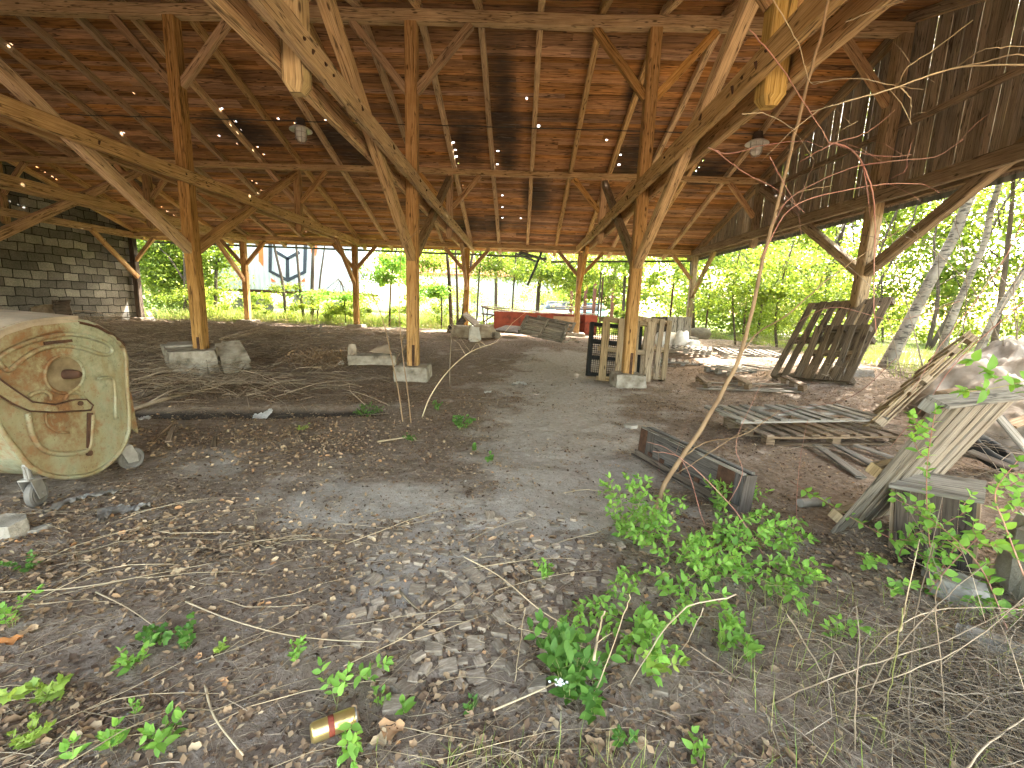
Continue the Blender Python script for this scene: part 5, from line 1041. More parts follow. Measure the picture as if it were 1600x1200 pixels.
thicket('low weeds behind the eave of the shed', [(-16, -3.5, 18.9, 22.5, .8, 12000), (-12, -3.5, 19.5, 22, 1.7, 4500), (-17, -14, 19, 22, 1.6, 3500), (-9, 3, 31, 34, 2.6, 14000), (-8, 3, 25.5, 28, 4.2, 7000), (-5, 2, 22.5, 24, .9, 2500), (-9, -5, 20, 22, 1.3, 1800), (3.2, 8, 19.2, 22, .9, 3000), (-3.2, 3.2, 20.5, 25, .35, 1500)], .09, 'tree', 105, 'weeds', base=.7)
def grass(label, boxes, hh, seed, mat='grass', width=.012):
    rg = R_(seed); Ps, Hs = [], []
    for x0, x1, y0, y1, n in boxes: x = rg.uniform(x0, x1, n); y = rg.uniform(y0, y1, n); ok = vn(x*1.3, y*1.3) > -.18; x, y = x[ok], y[ok]; Ps.append(np.stack([x, y, hgt(x, y)-.01], 1))
    P = np.concatenate(Ps); n = len(P); a = rg.random(n)*6.28; t = rg.normal(0, .3, n)
    rot = rots(n, .32, rg); wv = width/hh
    tv = [(-wv/2, 0, 0), (wv/2, 0, 0), (wv*.35, .08, .55), (-wv*.35, .08, .55), (0, .3, 1)]
    o = cloud('grass', W[mat], tv, [[0, 1, 2, 3], [3, 2, 4]], P, rot, hh*(.5+rg.random(n)), np.clip(rg.normal(.5, .25, n), 0, 1)); return tag(o, label, 'grass', kind='stuff')
grass('tall sunlit grass behind the back eave', [(-17, -3, 18.7, 25, 15000), (3, 9, 19, 26, 9000), (-3, 3, 21, 24, 1500)], .38, 201, width=.022)
grass('rough grass beyond the right gable', [(8.5, 14, 9, 20, 14000), (7.5, 12, 3, 9, 5000)], .22, 202, width=.014)

# ------------------------------------------------------------------ near plants
NL = ([(0, 0, 0), (.30, 0, -.02), (.62, 0, -.035), (1, 0, -.12), (.16, .20, .03), (.42, .27, .05), (.74, .17, .0), (.16, -.20, .03), (.42, -.27, .05), (.74, -.17, .0)],
      [[0, 1, 4], [1, 5, 4], [1, 2, 6, 5], [2, 3, 6], [0, 7, 1], [1, 7, 8], [1, 8, 9, 2], [2, 9, 3]])
ROUND = ([(x, y*1.25, z) for x, y, z in NL[0]], NL[1])
def _lobed():
    V = [(0, 0, 0)]; n = 15
    for i in range(n): a = -2.3+4.6*i/(n-1); rr = .55*(1.0 if i % 3 == 1 else .62)+.25*math.cos(a/1.6); V.append((.25+rr*math.cos(a)*.9, rr*math.sin(a), -.05*abs(math.sin(a*2))))
    return V, [[0, i, i+1] for i in range(1, n)]
LOBED = _lobed()
def plant(name, label, stems, leaf=.045, gap=.03, mat='leaf', smat='greencane', rad=.002, seed=1, group=None, cat='plant', tpl=NL, bare=.12, spread=.5, tips=3, base=.5, side=0.35, upb=.6):
    """stems: polylines in space; leaves sit in pairs along them, side shoots sprout on the way"""
    rg = np.random.default_rng(seed); r = thing(name, label, cat, stems[0][0], group); P, D, S = [], [], []
    m = MB(); lines = []
    for L in stems:
        c = curve(L, 6); lines.append((c, 1.))
        ln = sum((c[i+1]-c[i]).length for i in range(len(c)-1)); k = int(ln*side*1.1/leaf)
        for _ in range(k):
            i = rg.integers(len(c)//5, len(c)-1); d = (c[i+1]-c[i]).normalized(); o = Vector(rg.normal(0, 1, 3)); o = (o-d*o.dot(d)).normalized(); o.z = abs(o.z)*.6; l2 = leaf*rg.uniform(1.2, 3.2)
            q = c[i]+(o*.8+d*.6)*l2; lines.append(([c[i], c[i]+(o*.9+d*.3)*l2*.5, q], .7))
    for c, k in lines:
        n = len(c); m.tube(c, [rad*k*(1-.55*i/max(1, n-1)) for i in range(n)], 5)
        acc = 0; tot = sum((c[i+1]-c[i]).length for i in range(n-1)); nxt = tot*bare if k == 1. else leaf*.6; par = 0
        for i in range(n-1):
            a, b = c[i], c[i+1]; l_ = (b-a).length; d = (b-a).normalized() if l_ > 0 else Vector((0, 0, 1))
            while nxt <= acc+l_ and l_ > 0:
                p = a+(b-a)*((nxt-acc)/l_); perp_ = d.orthogonal().normalized(); ang = par*math.pi/2+rg.normal(0, .4); e = (perp_*math.cos(ang)+d.cross(perp_)*math.sin(ang))
                for s_ in (-1, 1):
                    v = e*s_+d*spread+Vector((0, 0, rg.uniform(-.1, .35))); v.normalize(); P.append(p); D.append(v); S.append(leaf*1.3*rg.uniform(.6, 1.15)*(1-.25*nxt/tot))
                par += 1; nxt += gap*rg.uniform(.7, 1.3)
            acc += l_
        for _ in range(tips): v = d+Vector(rg.normal(0, .6, 3)); v.normalize(); P.append(c[-1]); D.append(v); S.append(leaf*1.2*rg.uniform(.45, .9))
    m.build('stem', W[smat], r, True)
    X = np.array([tuple(v) for v in D]); up = np.array([0, -.15, 1.])*upb*1.7+rg.normal(0, .35, (len(X), 3)); Y = np.cross(up, X); Y /= np.linalg.norm(Y, axis=1)[:, None]+1e-9; Z_ = np.cross(X, Y)
    rot = np.stack([X, Y, Z_], 2); rn = np.clip(base+rg.normal(0, .2, len(X)), 0, 1)
    cloud('foliage', W[mat], tpl[0], tpl[1], np.array([tuple(p) for p in P]), rot, np.array(S), rn, r, True); return r
def st(*L): return [G(px, py, h) for px, py, h in L]
def bunch(px, py, n, hgt_, sp, seed, lean=(0, 0)):
    rg = random.Random(seed); p = G(px, py); out = []
    for _ in range(n):
        a = rg.uniform(0, 6.28); rr = sp*rg.uniform(.3, 1); h = hgt_*rg.uniform(.55, 1.1); q = p+Vector((math.cos(a)*rr*.25, math.sin(a)*rr*.25, 0)); t = p+Vector((math.cos(a)*rr+lean[0], math.sin(a)*rr+lean[1], h)); out.append([q, q.lerp(t, .5)+Vector((0, 0, h*.15)), t])
    return out
# the clump round the sapling foot and its trailing shoots
plant('leafy_shoots', 'dense green leafy clump round the foot of the crooked sapling', bunch(1010, 850, 9, .30, .28, 1)+bunch(975, 842, 6, .44, .16, 2, (-.04, 0))+bunch(1048, 880, 5, .24, .22, 3)+bunch(1090, 900, 4, .2, .22, 4)+bunch(1050, 920, 4, .18, .2, 5), .046, .048, seed=1, cat='shrub', base=.5)
plant('leafy_shoots', 'leafy shoots trailing right along the near side of the dark panelled box', [st((1060, 860, .02), (1110, 830, .12), (1165, 812, .15), (1205, 800, .12)), st((1080, 860, .02), (1140, 850, .1), (1200, 830, .12), (1255, 815, .08)), st((1060, 880, .02), (1120, 862, .1), (1180, 850, .12)), st((1150, 860, .03), (1190, 845, .1), (1230, 850, .1))], .046, .048, seed=2, cat='shrub', base=.42)
plant('leafy_shoots', 'leafy shoots spreading over the soil towards the crate', [st((1090, 890, .02), (1150, 882, .1), (1215, 880, .12), (1265, 905, .08)), st((1100, 900, .02), (1165, 900, .1), (1230, 925, .1), (1255, 950, .08)), st((1200, 880, .03), (1250, 882, .1), (1290, 900, .08)), st((1130, 880, .02), (1190, 905, .12), (1215, 915, .1))], .046, .048, seed=3, cat='shrub', base=.45)
plant('leafy_shoots', 'row of leafy shoots running down towards the lower right canes', [st((1060, 905, .02), (1095, 930, .1), (1130, 960, .12), (1150, 980, .08)), st((1110, 930, .03), (1145, 965, .1), (1170, 1000, .1)), st((1080, 925, .02), (1060, 955, .1), (1030, 985, .1))], .044, .040, seed=4, cat='shrub')
plant('leafy_shoots', 'leafy shoots hanging down left of the clump over the wooden blocks', [st((985, 880, .02), (962, 910, .1), (945, 940, .1), (925, 960, .05)), st((1000, 890, .02), (985, 925, .1), (965, 960, .08), (945, 990, .06)), st((930, 940, .02), (905, 945, .08), (880, 965, .05))], .042, .040, seed=5, cat='shrub')
plant('leafy_shoots', 'leafy shoots in the middle bottom just above the bright tip leaves', [st((1010, 940, .02), (1000, 965, .1), (1010, 990, .12)), st((1020, 960, .02), (1015, 1000, .12), (1030, 1030, .12)), st((1005, 980, .02), (990, 1000, .1), (985, 1020, .1))], .046, .035, seed=6, cat='shrub')
plant('bright_shoot', 'lime green tipped shoot with spread leaves below the leafy clump', [st((1020, 1050, .02), (1022, 1035, .1), (1018, 1025, .14)), st((1022, 1050, .02), (1045, 1040, .08), (1062, 1038, .1))], .052, .04, 'leafyellow', seed=7, tips=5)
plant('nettle', 'taller dark green nettle cluster with a small white flower head', bunch(890, 1095, 9, .22, .11, 8)+bunch(880, 1060, 4, .26, .06, 9)+bunch(930, 1120, 4, .14, .08, 10), .060, .042, 'leafdark', seed=8, base=.6, upb=.8)
m = MB(); p = G(875, 1065, .27)
fr = random.Random(2)
for k in range(14):
    c = p+Vector((fr.gauss(0, .010), fr.gauss(0, .010), fr.gauss(0, .008)))
    for a in range(5): t = a*1.256+fr.random(); e1 = Vector((math.cos(t), math.sin(t), .3))*.006; e2 = Vector((-math.sin(t), math.cos(t), 0))*.0025; m.add([c, c+e1*.6+e2, c+e1, c+e1*.6-e2], [[0, 1, 2, 3]])
o = m.build('white_flower', W['flower']); tag(o, 'small white flower head above the dark green nettle cluster', 'flower')
SP = [
 ('leafy_shoot', 'pair of big soft leaves on the soil below the trailing shoots', bunch(1130, 1015, 3, .1, .06, 21), .058, 'leaf'), ('leafy_shoot', 'leafy tuft standing over the left edge of the dead canes', bunch(1165, 1035, 4, .13, .07, 22), .055, 'leaf'),
 ('leafy_shoot', 'lone leafy sprig among the dead canes left of the grass stalk', bunch(1298, 1000, 3, .12, .07, 23), .048, 'leaf'), ('leafy_shoot', 'round leaved sprig by the hollow in front of the crate', [st((1345, 885, .03), (1355, 880, .1), (1352, 868, .16)), st((1380, 930, .02), (1395, 915, .1), (1400, 925, .12))], .055, 'leaf'),
 ('leafy_shoot', 'small sprig growing among the wooden blocks', bunch(852, 905, 4, .1, .05, 24), .034, 'leaf'), ('leafy_shoot', 'small round sprig right of the drinks can', bunch(592, 1105, 3, .05, .035, 25), .026, 'leaf'),
 ('leafy_shoot', 'two leaved seedling by the dead orange leaf', bunch(632, 1115, 2, .05, .03, 26), .044, 'leaf'), ('dark_seedling', 'dark glossy seedling right of the dead orange leaf', bunch(738, 1112, 3, .04, .04, 27), .042, 'leafdark'),
 ('leafy_shoot', 'bright leafy creeper climbing above the drinks can', [st((520, 1140, .01), (528, 1095, .06), (535, 1062, .08), (570, 1045, .08), (605, 1030, .08)), st((525, 1100, .01), (520, 1075, .05), (540, 1050, .06))], .040, 'leaf'), ('leafy_shoot', 'leafy creeper lying over and below the drinks can', [st((555, 1118, .08), (545, 1145, .07), (535, 1180, .04)), st((530, 1150, .03), (545, 1165, .06), (550, 1190, .04))], .042, 'leaf'),
 ('leafy_shoot', 'sprig with small leaves left of the creeper above the can', bunch(462, 1035, 4, .1, .055, 28), .032, 'leaf'), ('ivy_patch', 'ivy leafed patch in the litter left of centre bottom', bunch(245, 1010, 5, .06, .10, 29)+bunch(300, 1010, 4, .06, .07, 30), .040, 'leafdark'),
 ('leafy_shoot', 'bright green shoot at the front of the ivy leafed patch', bunch(215, 1040, 5, .1, .09, 31), .038, 'leaf'), ('leafy_shoot', 'little green sprig right of the ivy leafed patch', bunch(342, 1022, 3, .05, .03, 32), .028, 'leafyellow'),
 ('leafy_shoot', 'small leafy tuft at the left edge near the orange dead leaves', bunch(20, 980, 5, .1, .06, 33), .030, 'leaf'), ('ivy_patch', 'low pale ivy sprigs at the left edge below the concrete piece', bunch(38, 892, 5, .05, .09, 34), .034, 'leafdark'),
 ('maple_seedling', 'yellow green lobed seedling at the lower left', bunch(88, 1092, 4, .08, .07, 35), .046, 'leafyellow'), ('maple_seedling', 'tiny yellow green lobed seedling near the bottom left corner', bunch(45, 1165, 4, .06, .05, 36), .032, 'leafyellow'),
 ('leafy_shoot', 'broad leaved seedling at the bottom left edge of the photo', bunch(255, 1165, 5, .09, .07, 37), .050, 'leaf'), ('leafy_shoot', 'narrow sprig left of the broad leaved seedling', bunch(178, 1172, 4, .08, .035, 38), .036, 'leaf'),
 ('leafy_shoot', 'small sprig above the narrow sprig at lower left', bunch(210, 1120, 3, .05, .03, 39), .026, 'leaf'), ('leafy_shoot', 'single upright leaf at the very bottom left', bunch(112, 1192, 2, .07, .02, 40), .040, 'leaf'),
 ('leafy_shoot', 'low leafy sprig at the bottom right of the nettle cluster', bunch(975, 1165, 4, .07, .05, 41), .034, 'leafdark'), ('leafy_shoot', 'bottom edge sprig below the dead cane tangle', bunch(1085, 1185, 4, .06, .06, 42), .036, 'leaf'),
 ('ragwort', 'bright ferny green weed in the middle of the path litter', bunch(722, 672, 7, .16, .14, 43), .050, 'leafdark'), ('ragwort', 'small ferny weed above left of the bright ferny weed', bunch(684, 642, 4, .14, .06, 44), .04, 'leafdark'), ('ragwort', 'lower ferny weed at the right of the bare path', bunch(742, 706, 4, .1, .07, 45), .044, 'leafdark'), ('ragwort', 'tiny ferny weed lowest on the bare path', bunch(766, 722, 3, .08, .05, 46), .036, 'leafdark'),
 ('ragwort', 'green weed at the foot of the two thin bare shoots', bunch(640, 690, 4, .06, .10, 47), .034, 'leafdark'), ('low_weed', 'pale grey green low weed at the end of the dug drain', bunch(572, 650, 16, .10, .34, 48), .026, 'leafdark'), ('low_weed', 'small pale weed on the bank below the drain', bunch(470, 672, 6, .06, .10, 49), .022, 'leafyellow'),
 ('leafy_shoot', 'sprig with bright leaves on the right end of the dark panelled box', bunch(1165, 795, 5, .22, .09, 50), .044, 'leaf'), ('leafy_shoot', 'tiny seedling left of the trailing clump', bunch(935, 775, 2, .04, .03, 51), .02, 'leaf')]
for k, (nm, lb_, S, lf, mt) in enumerate(SP):
    if nm in ('ragwort', 'ivy_patch', 'maple_seedling', 'dark_seedling'): lf *= .68
    plant(nm, lb_, S, lf, lf*.85, mt, seed=300+k, rad=.0016, tpl=LOBED if ('ivy' in nm or 'maple' in nm or nm == 'ragwort') else (ROUND if 'round' in lb_ else NL), group='small plants in the foreground' if nm == 'leafy_shoot' else None, bare=.3)
# bramble with red canes over the crate
bb = [[PY(1235, 752, 3.5), PY(1290, 785, 3.1), PY(1350, 820, 2.8), PY(1430, 862, 2.5), PY(1510, 925, 2.25), PY(1580, 960, 2.1)], [PY(1500, 985, 2.1), PY(1462, 900, 2.4), PY(1450, 820, 2.5), PY(1448, 740, 2.5), PY(1455, 680, 2.5), PY(1462, 640, 2.5)],
      [PY(1580, 1000, 2.0), PY(1540, 900, 2.2), PY(1500, 850, 2.3), PY(1440, 800, 2.5), PY(1400, 780, 2.6)], [PY(1430, 960, 2.3), PY(1470, 900, 2.3), PY(1540, 830, 2.3), PY(1600, 790, 2.3), PY(1680, 740, 2.3)], [PY(1600, 900, 2.1), PY(1570, 820, 2.2), PY(1555, 770, 2.2), PY(1590, 720, 2.2)],
      [PY(1470, 890, 2.4), PY(1500, 850, 2.35), PY(1550, 850, 2.3), PY(1590, 870, 2.2)], [PY(1400, 880, 2.7), PY(1420, 840, 2.6), PY(1470, 820, 2.5), PY(1510, 800, 2.5)]]
plant('bramble', 'leafy bramble with a reddish cane growing over the wooden crate', bb, .050, .052, 'leaf', 'redtwig', rad=.0042, seed=9, cat='shrub', tpl=ROUND, side=.28, base=.45)
plant('bramble_spray', 'cluster of large round leaves hanging in front of the white sheet heap', [[PY(1700, 560, 1.7), PY(1620, 590, 1.75), PY(1560, 605, 1.8), PY(1510, 612, 1.85)], [PY(1700, 600, 1.7), PY(1640, 625, 1.75), PY(1590, 600, 1.8), PY(1550, 585, 1.8)]], .052, .06, 'leaf', 'greencane', rad=.0022, seed=10, cat='shrub', tpl=ROUND, side=.2)
# crooked sapling and its thin branches
sp_ = [(1010, 832, 2.92), (1035, 765, 2.95), (1065, 715, 3.0), (1105, 655, 3.1), (1150, 570, 3.2), (1172, 500, 3.2), (1190, 415, 3.2), (1212, 330, 3.15), (1232, 250, 3.1), (1262, 130, 3.0), (1290, 20, 2.95), (1300, -90, 2.9)]
r = thing('crooked_sapling', 'tall crooked bare sapling rising from the green clump to the roof', 'sapling', G(1010, 832))
P = [PY(*q) for q in sp_]; P[0] = G(1010, 835)-Vector((0, 0, .05)); c = curve(P, 6); m = MB(); n = len(c); m.tube([q+Vector((random.gauss(0, .002), random.gauss(0, .002), 0)) for q in c], [.0115*(1-i/n)**.8+.006 for i in range(n)], 9); tk = m.build('trunk', W['sapbark'], r, True)
def canes(parent, name, L, mat, rad, y=3.0, wig=.0):
    for k, pts in enumerate(L):
        rd = rad; yy = y
        if isinstance(pts, tuple): pts, rd, yy = pts
        P = curve([PY(a, b, (yy+.12*math.sin(i*1.7+k)) if not hasattr(yy, '__len__') else yy[i]) for i, (a, b) in enumerate(pts)], 6); n = len(P); m = MB(); m.tube([q+Vector((random.gauss(0, .0015), random.gauss(0, .0015), random.gauss(0, .0015))) for q in P], [rd*(1-.7*i/n)+.0008 for i in range(n)], 5)
        for j in range(max(1, n//14)):
            i = random.randrange(n//4, n-1); d = (P[min(i+1, n-1)]-P[i-1]).normalized(); o = d.orthogonal()*random.choice([-1, 1])+d*.8+Vector((0, 0, random.uniform(-.3, .6))); l_ = random.uniform(.05, .22); m.tube([P[i], P[i]+o*l_*.5, P[i]+o*l_+Vector((0, 0, -l_*.2))], [rd*.4, rd*.3, .0007], 4)
        m.build(name, W[mat], parent, True)
z3 = lambda L: [(1040+a/2.857, b/2.857) for a, b in L]
canes(r, 'branch', [([(1152, 560), (1185, 520), (1230, 492), (1290, 440), (1350, 396), (1420, 350)], .006, 3.2), ([(1070, 712), (1105, 690), (1160, 680), (1220, 640)], .005, 3.1), ([(1058, 740), (1120, 700), (1170, 668)], .003, 3.05), ([(1212, 330), (1250, 300), (1300, 290)], .003, 3.1)], 'sapbark', .004)
r = thing('bare_bramble', 'bare arching canes, some reddish, reaching across under the right gable', 'bramble', G(1560, 1080))
canes(r, 'cane', [(z3(L), rd, 2.9) for L, rd in (([(375, 135), (500, 280), (620, 460), (730, 635)], .0035), ([(730, 635), (830, 670), (900, 780), (930, 900), (935, 1060), (928, 1300), (940, 1500)], .005), ([(730, 635), (900, 690), (1020, 698), (1100, 690)], .0025), ([(600, 720), (750, 640), (900, 590), (1025, 490)], .003), ([(190, 660), (280, 685), (430, 650), (600, 630), (700, 655)], .003),
    ([(220, 670), (350, 770), (470, 830), (560, 900), (620, 950)], .0025), ([(465, 700), (530, 820), (600, 940)], .0025), ([(480, 1000), (560, 880), (800, 760), (1000, 720), (1200, 700), (1330, 620)], .0028), ([(420, 1160), (560, 930), (800, 850), (1000, 820), (1150, 825), (1220, 860)], .0026), ([(1000, 800), (1070, 760), (1080, 700), (1105, 620)], .002))], 'redtwig', .003)
canes(r, 'cane', [(z3(L), rd, 2.8) for L, rd in (([(2100, 900), (1900, 480), (1700, 300), (1600, 290), (1350, 295), (1200, 330), (1000, 400), (800, 455), (640, 500)], .0055), ([(2000, 700), (1800, 330), (1600, 245), (1430, 275), (1200, 330), (1030, 390)], .004), ([(650, 370), (850, 350), (980, 375), (1050, 385), (1150, 400)], .002), ([(1040, 370), (1080, 300), (1200, 220), (1370, 90)], .0025), ([(1050, 390), (1095, 450), (1090, 550)], .0022),
    ([(340, 510), (450, 510), (580, 580)], .002), ([(480, 0), (590, 190), (640, 360), (700, 370)], .0022), ([(800, 100), (1000, 20), (1110, -10)], .0022), ([(1300, 300), (1400, 230), (1500, 210), (1650, 205)], .002), ([(760, 600), (800, 570), (860, 540)], .0015))], 'straw', .003)
canes(r, 'cane', [([(1600, 470), (1500, 560), (1440, 640), (1390, 700)], .003, 3.0), ([(1620, 300), (1560, 420), (1470, 540), (1420, 620)], .003, 3.2), ([(1255, 930), (1245, 800), (1250, 720), (1262, 655)], .0018, 3.0), ([(1130, 800), (1160, 740), (1150, 690), (1190, 600)], .0016, 3.0), ([(1100, 820), (1072, 730), (1040, 700), (1010, 690)], .002, 2.8), ([(1225, 920), (1150, 800), (1070, 720), (1020, 705)], .003, 2.7), ([(1400, 560), (1330, 620), (1240, 640), (1180, 660)], .002, 3.6), ([(1500, 470), (1400, 500), (1300, 480), (1220, 520)], .002, 3.6)], 'redtwig', .002)
# thin bare shoots by the middle post
for k, (L, rd, mt, lb_) in enumerate((([(632, 682, 5.6), (624, 620, 5.6), (612, 560, 5.6), (598, 500, 5.6), (575, 445, 5.6), (560, 420, 5.6)], .011, 'sapbark', 'left one of the two thin bare shoots before the middle post'), ([(644, 680, 5.55), (638, 620, 5.55), (630, 560, 5.55), (624, 490, 5.5), (626, 410, 5.5), (630, 350, 5.5)], .010, 'sapbark', 'right one of the two thin bare shoots before the middle post'),
        ([(657, 660, 5.9), (672, 620, 5.9), (700, 580, 6.0), (735, 550, 6.2), (775, 535, 6.4)], .010, 'straw', 'arched tan shoot bending right of the middle post footing'), ([(703, 570, 8.3), (706, 520, 8.3), (715, 490, 8.3), (740, 450, 8.4), (790, 400, 8.6)], .011, 'twig', 'thin shoot rising from the rubble heap to the eave'))):
    r = thing('bare_shoot', lb_, 'sapling', G(L[0][0], L[0][1]), 'thin bare shoots on the floor'); P = [PY(*q) for q in L]
    if P[0].z > H(P[0].x, P[0].y): P.insert(0, gz(P[0].x, P[0].y))
    c = curve(P, 5); m = MB(); n = len(c); m.tube(c, [rd*(1-.75*i/n) for i in range(n)], 6); m.build('stem', W[mt], r, True)
    for j in range(7):
        i = random.randrange(n//3, n); d = Vector((random.uniform(-1, 1), random.uniform(-.5, .5), random.uniform(.2, 1))); l_ = random.uniform(.2, .6); m = MB(); m.tube([c[i], c[i]+d*l_*.5+Vector((0, 0, .05)), c[i]+d*l_], [rd*.3, rd*.22, .001], 4); m.build('side_twig', W[mt], r)
# branches heaped on the left
BR = [([(200, 642), (260, 622), (325, 606), (370, 585), (395, 555)], .03, .10, 'longest pale branch reaching from the waste container to the tilted block'), ([(325, 606), (360, 600), (420, 598), (480, 592)], .013, .06, 'side branch lying right of the longest pale branch'), ([(300, 612), (340, 590), (400, 582), (470, 583), (520, 575)], .012, .08, 'thin bowed branch above the side branch'),
      ([(302, 612), (300, 590), (296, 565)], .010, .12, 'short upright stick standing on the longest pale branch'), ([(205, 628), (260, 608), (300, 598), (380, 600)], .012, .08, 'thin branch just behind the longest pale branch'), ([(205, 600), (250, 585), (290, 570)], .014, .15, 'thin branch leaning on the cracked block'), ([(478, 585), (500, 565), (535, 560), (560, 562)], .018, .08, 'curved branch ending at the white lump'),
      ([(360, 528), (400, 520), (440, 518), (505, 506)], .045, .15, 'thick grey log at the back left of the floor'), ([(345, 530), (390, 516), (420, 508)], .04, .15, 'second grey log crossing the thick one'), ([(400, 518), (470, 521), (530, 520)], .03, .2, 'straight pole at the back behind the brown weed'), ([(240, 520), (290, 508), (330, 512)], .02, .2, 'crooked branch behind the left post'), ([(200, 560), (230, 545), (245, 530)], .018, .2, 'bent stick left of the cracked block')]
for k, (L, rd, h_, lb_) in enumerate(BR):
    P = curve([G(a, b, h_*(.3+.7*math.sin(i*1.3+k)**2)) for i, (a, b) in enumerate(L)], 5); n = len(P); m = MB(); m.tube([q+Vector((random.gauss(0, .004), random.gauss(0, .004), random.gauss(0, .004))) for q in P], [rd*(1-.55*i/n) for i in range(n)], 7)
    if rd < .035:
        for j in range(3): i = random.randrange(2, n-1); d = (P[i]-P[i-1]).normalized()+Vector((random.uniform(-.7, .7), random.uniform(-.7, .7), random.uniform(0, .4))); l_ = random.uniform(.25, .7); m.tube([P[i], P[i]+d*l_*.5+Vector((0, 0, .03)), P[i]+d*l_], [rd*.4, rd*.3, .002], 4)
    o = m.build('fallen_branch', W['twig'], None, True); tag(o, lb_, 'branch', 'fallen branches on the left')
r = thing('broken_pallet', 'broken slatted pallet lying at the back between the two left posts', 'pallet'
, G(480, 520), None)
for p0, p1 in (((445, 517), (508, 518)), ((440, 523), (515, 524)), ((450, 512), (455, 527)), ((480, 512), (486, 527)), ((502, 506), (500, 527)), ((430, 529), (505, 528))):
    a, b = PY(*p0, 14.), PY(*p1, 14.); m = MB(); m.beam(a, b, .08, .03, seg=2, jit=.004); m.build('slat', W['grey'], r)
def scatter_pts(n, box, rg, f=None):
    x = rg.uniform(box[0], box[1], n*3); t = rg.random(n*3); y = box[2]*(box[3]/box[2])**t if box[2] > 0 else rg.uniform(box[2], box[3], n*3)
    keep = np.ones(len(x), bool) if f is None else rg.random(len(x)) < f(x, y)
    x, y = x[keep][:n], y[keep][:n]; return np.stack([x, y, hgt(x, y)], 1)
# twigs and brushwood (nobody could count them)
def twigs(label, name, P, ln, rad, mat, rg, tilt=.12, bend=.2, lift=0., segs=4, flat=None):
    n = len(P); k = 3; V = []; 
    for i in range(segs+1):
        t = i/segs-.5; rr = (1-.6*(i/segs))
        for j in range(k): a = 2*math.pi*j/k; V.append((t, math.cos(a)*rr, math.sin(a)*rr))
    F = [[i*k+j, i*k+(j+1) % k, (i+1)*k+(j+1) % k, (i+1)*k+j] for i in range(segs) for j in range(k)]
    a = rg.random(n)*6.28 if flat is None else rg.normal(flat[0], flat[1], n); b = rg.normal(0, tilt, n); L = ln*(.35+rg.random(n)**2*1.5); rd = rad*(.5+rg.random(n)); bd = rg.normal(0, bend, n)*L; bz = np.abs(rg.normal(0, bend*.5, n))*L
    V = np.array(V); X = V[None, :, 0]*L[:, None]; Y = V[None, :, 1]*rd[:, None]+bd[:, None]*(V[None, :, 0]**2*4-.6)+.25*bd[:, None]*np.sin(V[None, :, 0]*9+a[:, None]); Z = V[None, :, 2]*rd[:, None]-bz[:, None]*(V[None, :, 0]**2*4-1)*.8
    ca, sa, cb, sb = np.cos(a)[:, None], np.sin(a)[:, None], np.cos(b)[:, None], np.sin(b)[:, None]; X2 = X*cb-Z*sb; Z2 = X*sb+Z*cb
    W3 = np.stack([X2*ca-Y*sa, X2*sa+Y*ca, Z2], 2)+P[:, None, :]; W3[:, :, 2] = np.maximum(W3[:, :, 2]+rad+lift*rg.random(n)[:, None], hgt(W3[..., 0], W3[..., 1])+rad*.6)
    o = cloud(name, W[mat], np.zeros((len(V), 3)), F, np.zeros((n, 3)), np.tile(np.eye(3), (n, 1, 1)), np.ones(n), rg.random(n), None, True, shape=lambda _: W3); return tag(o, label, name.replace('_', ' '), kind='stuff')
def brush(P, *a, **k): return twigs(*a, **k)
rg = R_(401); litter = lambda x, y: (1-.92*path_mask(x, y))*np.clip(.5+1.6*vn(x*2.3+11, y*2.3)+1.2*vn(x*6, y*6+3), .28, 1)
twigs('fine dry twigs and stalks strewn over the whole floor', 'dry_twigs', np.concatenate([scatter_pts(8500, (-4.2, 4.5, 1.0, 4.), rg, litter), scatter_pts(6500, (-9, 8, 3.5, 12), rg, litter)]), .13, .0014, 'twig', rg, .10, .18)
twigs('longer pale dead stalks lying across the left foreground litter', 'dead_stalks', scatter_pts(260, (-3.6, .2, 1.1, 3.), rg, litter), .50, .0021, 'straw', rg, .05, .12, flat=(.35, .5))
q = np.concatenate([rg.normal((-8.3, 11.0, 0), (2.6, 1.3, 0), (1500, 3)), rg.normal((-10.5, 13.8, 0), (2.6, 1.2, 0), (1500, 3)), rg.normal((-5.8, 7.2, 0), (1.5, .8, 0), (500, 3)), rg.normal((-6, 15, 0), (3, 1, 0), (700, 3))]); q = q[q[:, 0] > -15]; q[:, 2] = hgt(q[:, 0], q[:, 1])
twigs('heap of thin dead branches and brushwood on the left floor', 'brushwood', q, .8, .0055, 'twig', rg, .2, .2, lift=.2)
q = np.concatenate([rg.normal((7.4, 7.6, 0), (1.0, .7, 0), (350, 3)), rg.normal((5.6, 4.6, 0), (.9, .6, 0), (220, 3)), rg.normal((9, 14, 0), (1.5, 2, 0), (500, 3))]); q[:, 2] = hgt(q[:, 0], q[:, 1])
twigs('dead brushwood lying along the right side of the shed', 'dead_brushwood', q, .7, .004, 'darktwig', rg, .25, .2, lift=.35)
def dens(x, y):
    return np.clip(np.exp(-((x-2.15)/.72)**2-((y-1.5)/.42)**2)*1.2, 0, 1)
twigs('tangle of dead grey canes filling the lower right corner', 'dead_canes', scatter_pts(1500, (.6, 3.6, .9, 2.6), rg, dens), .52, .0015, 'darktwig', rg, .28, .22, lift=.16)
twigs('fine dry grass stalks under the dead canes', 'dry_grass', scatter_pts(1700, (.5, 3.6, .9, 2.6), rg, dens), .26, .001, 'straw', rg, .3, .25, lift=.1)
r = thing('long_canes', 'long pale arching canes sweeping over the lower right corner', 'bramble', G(1330, 1060))
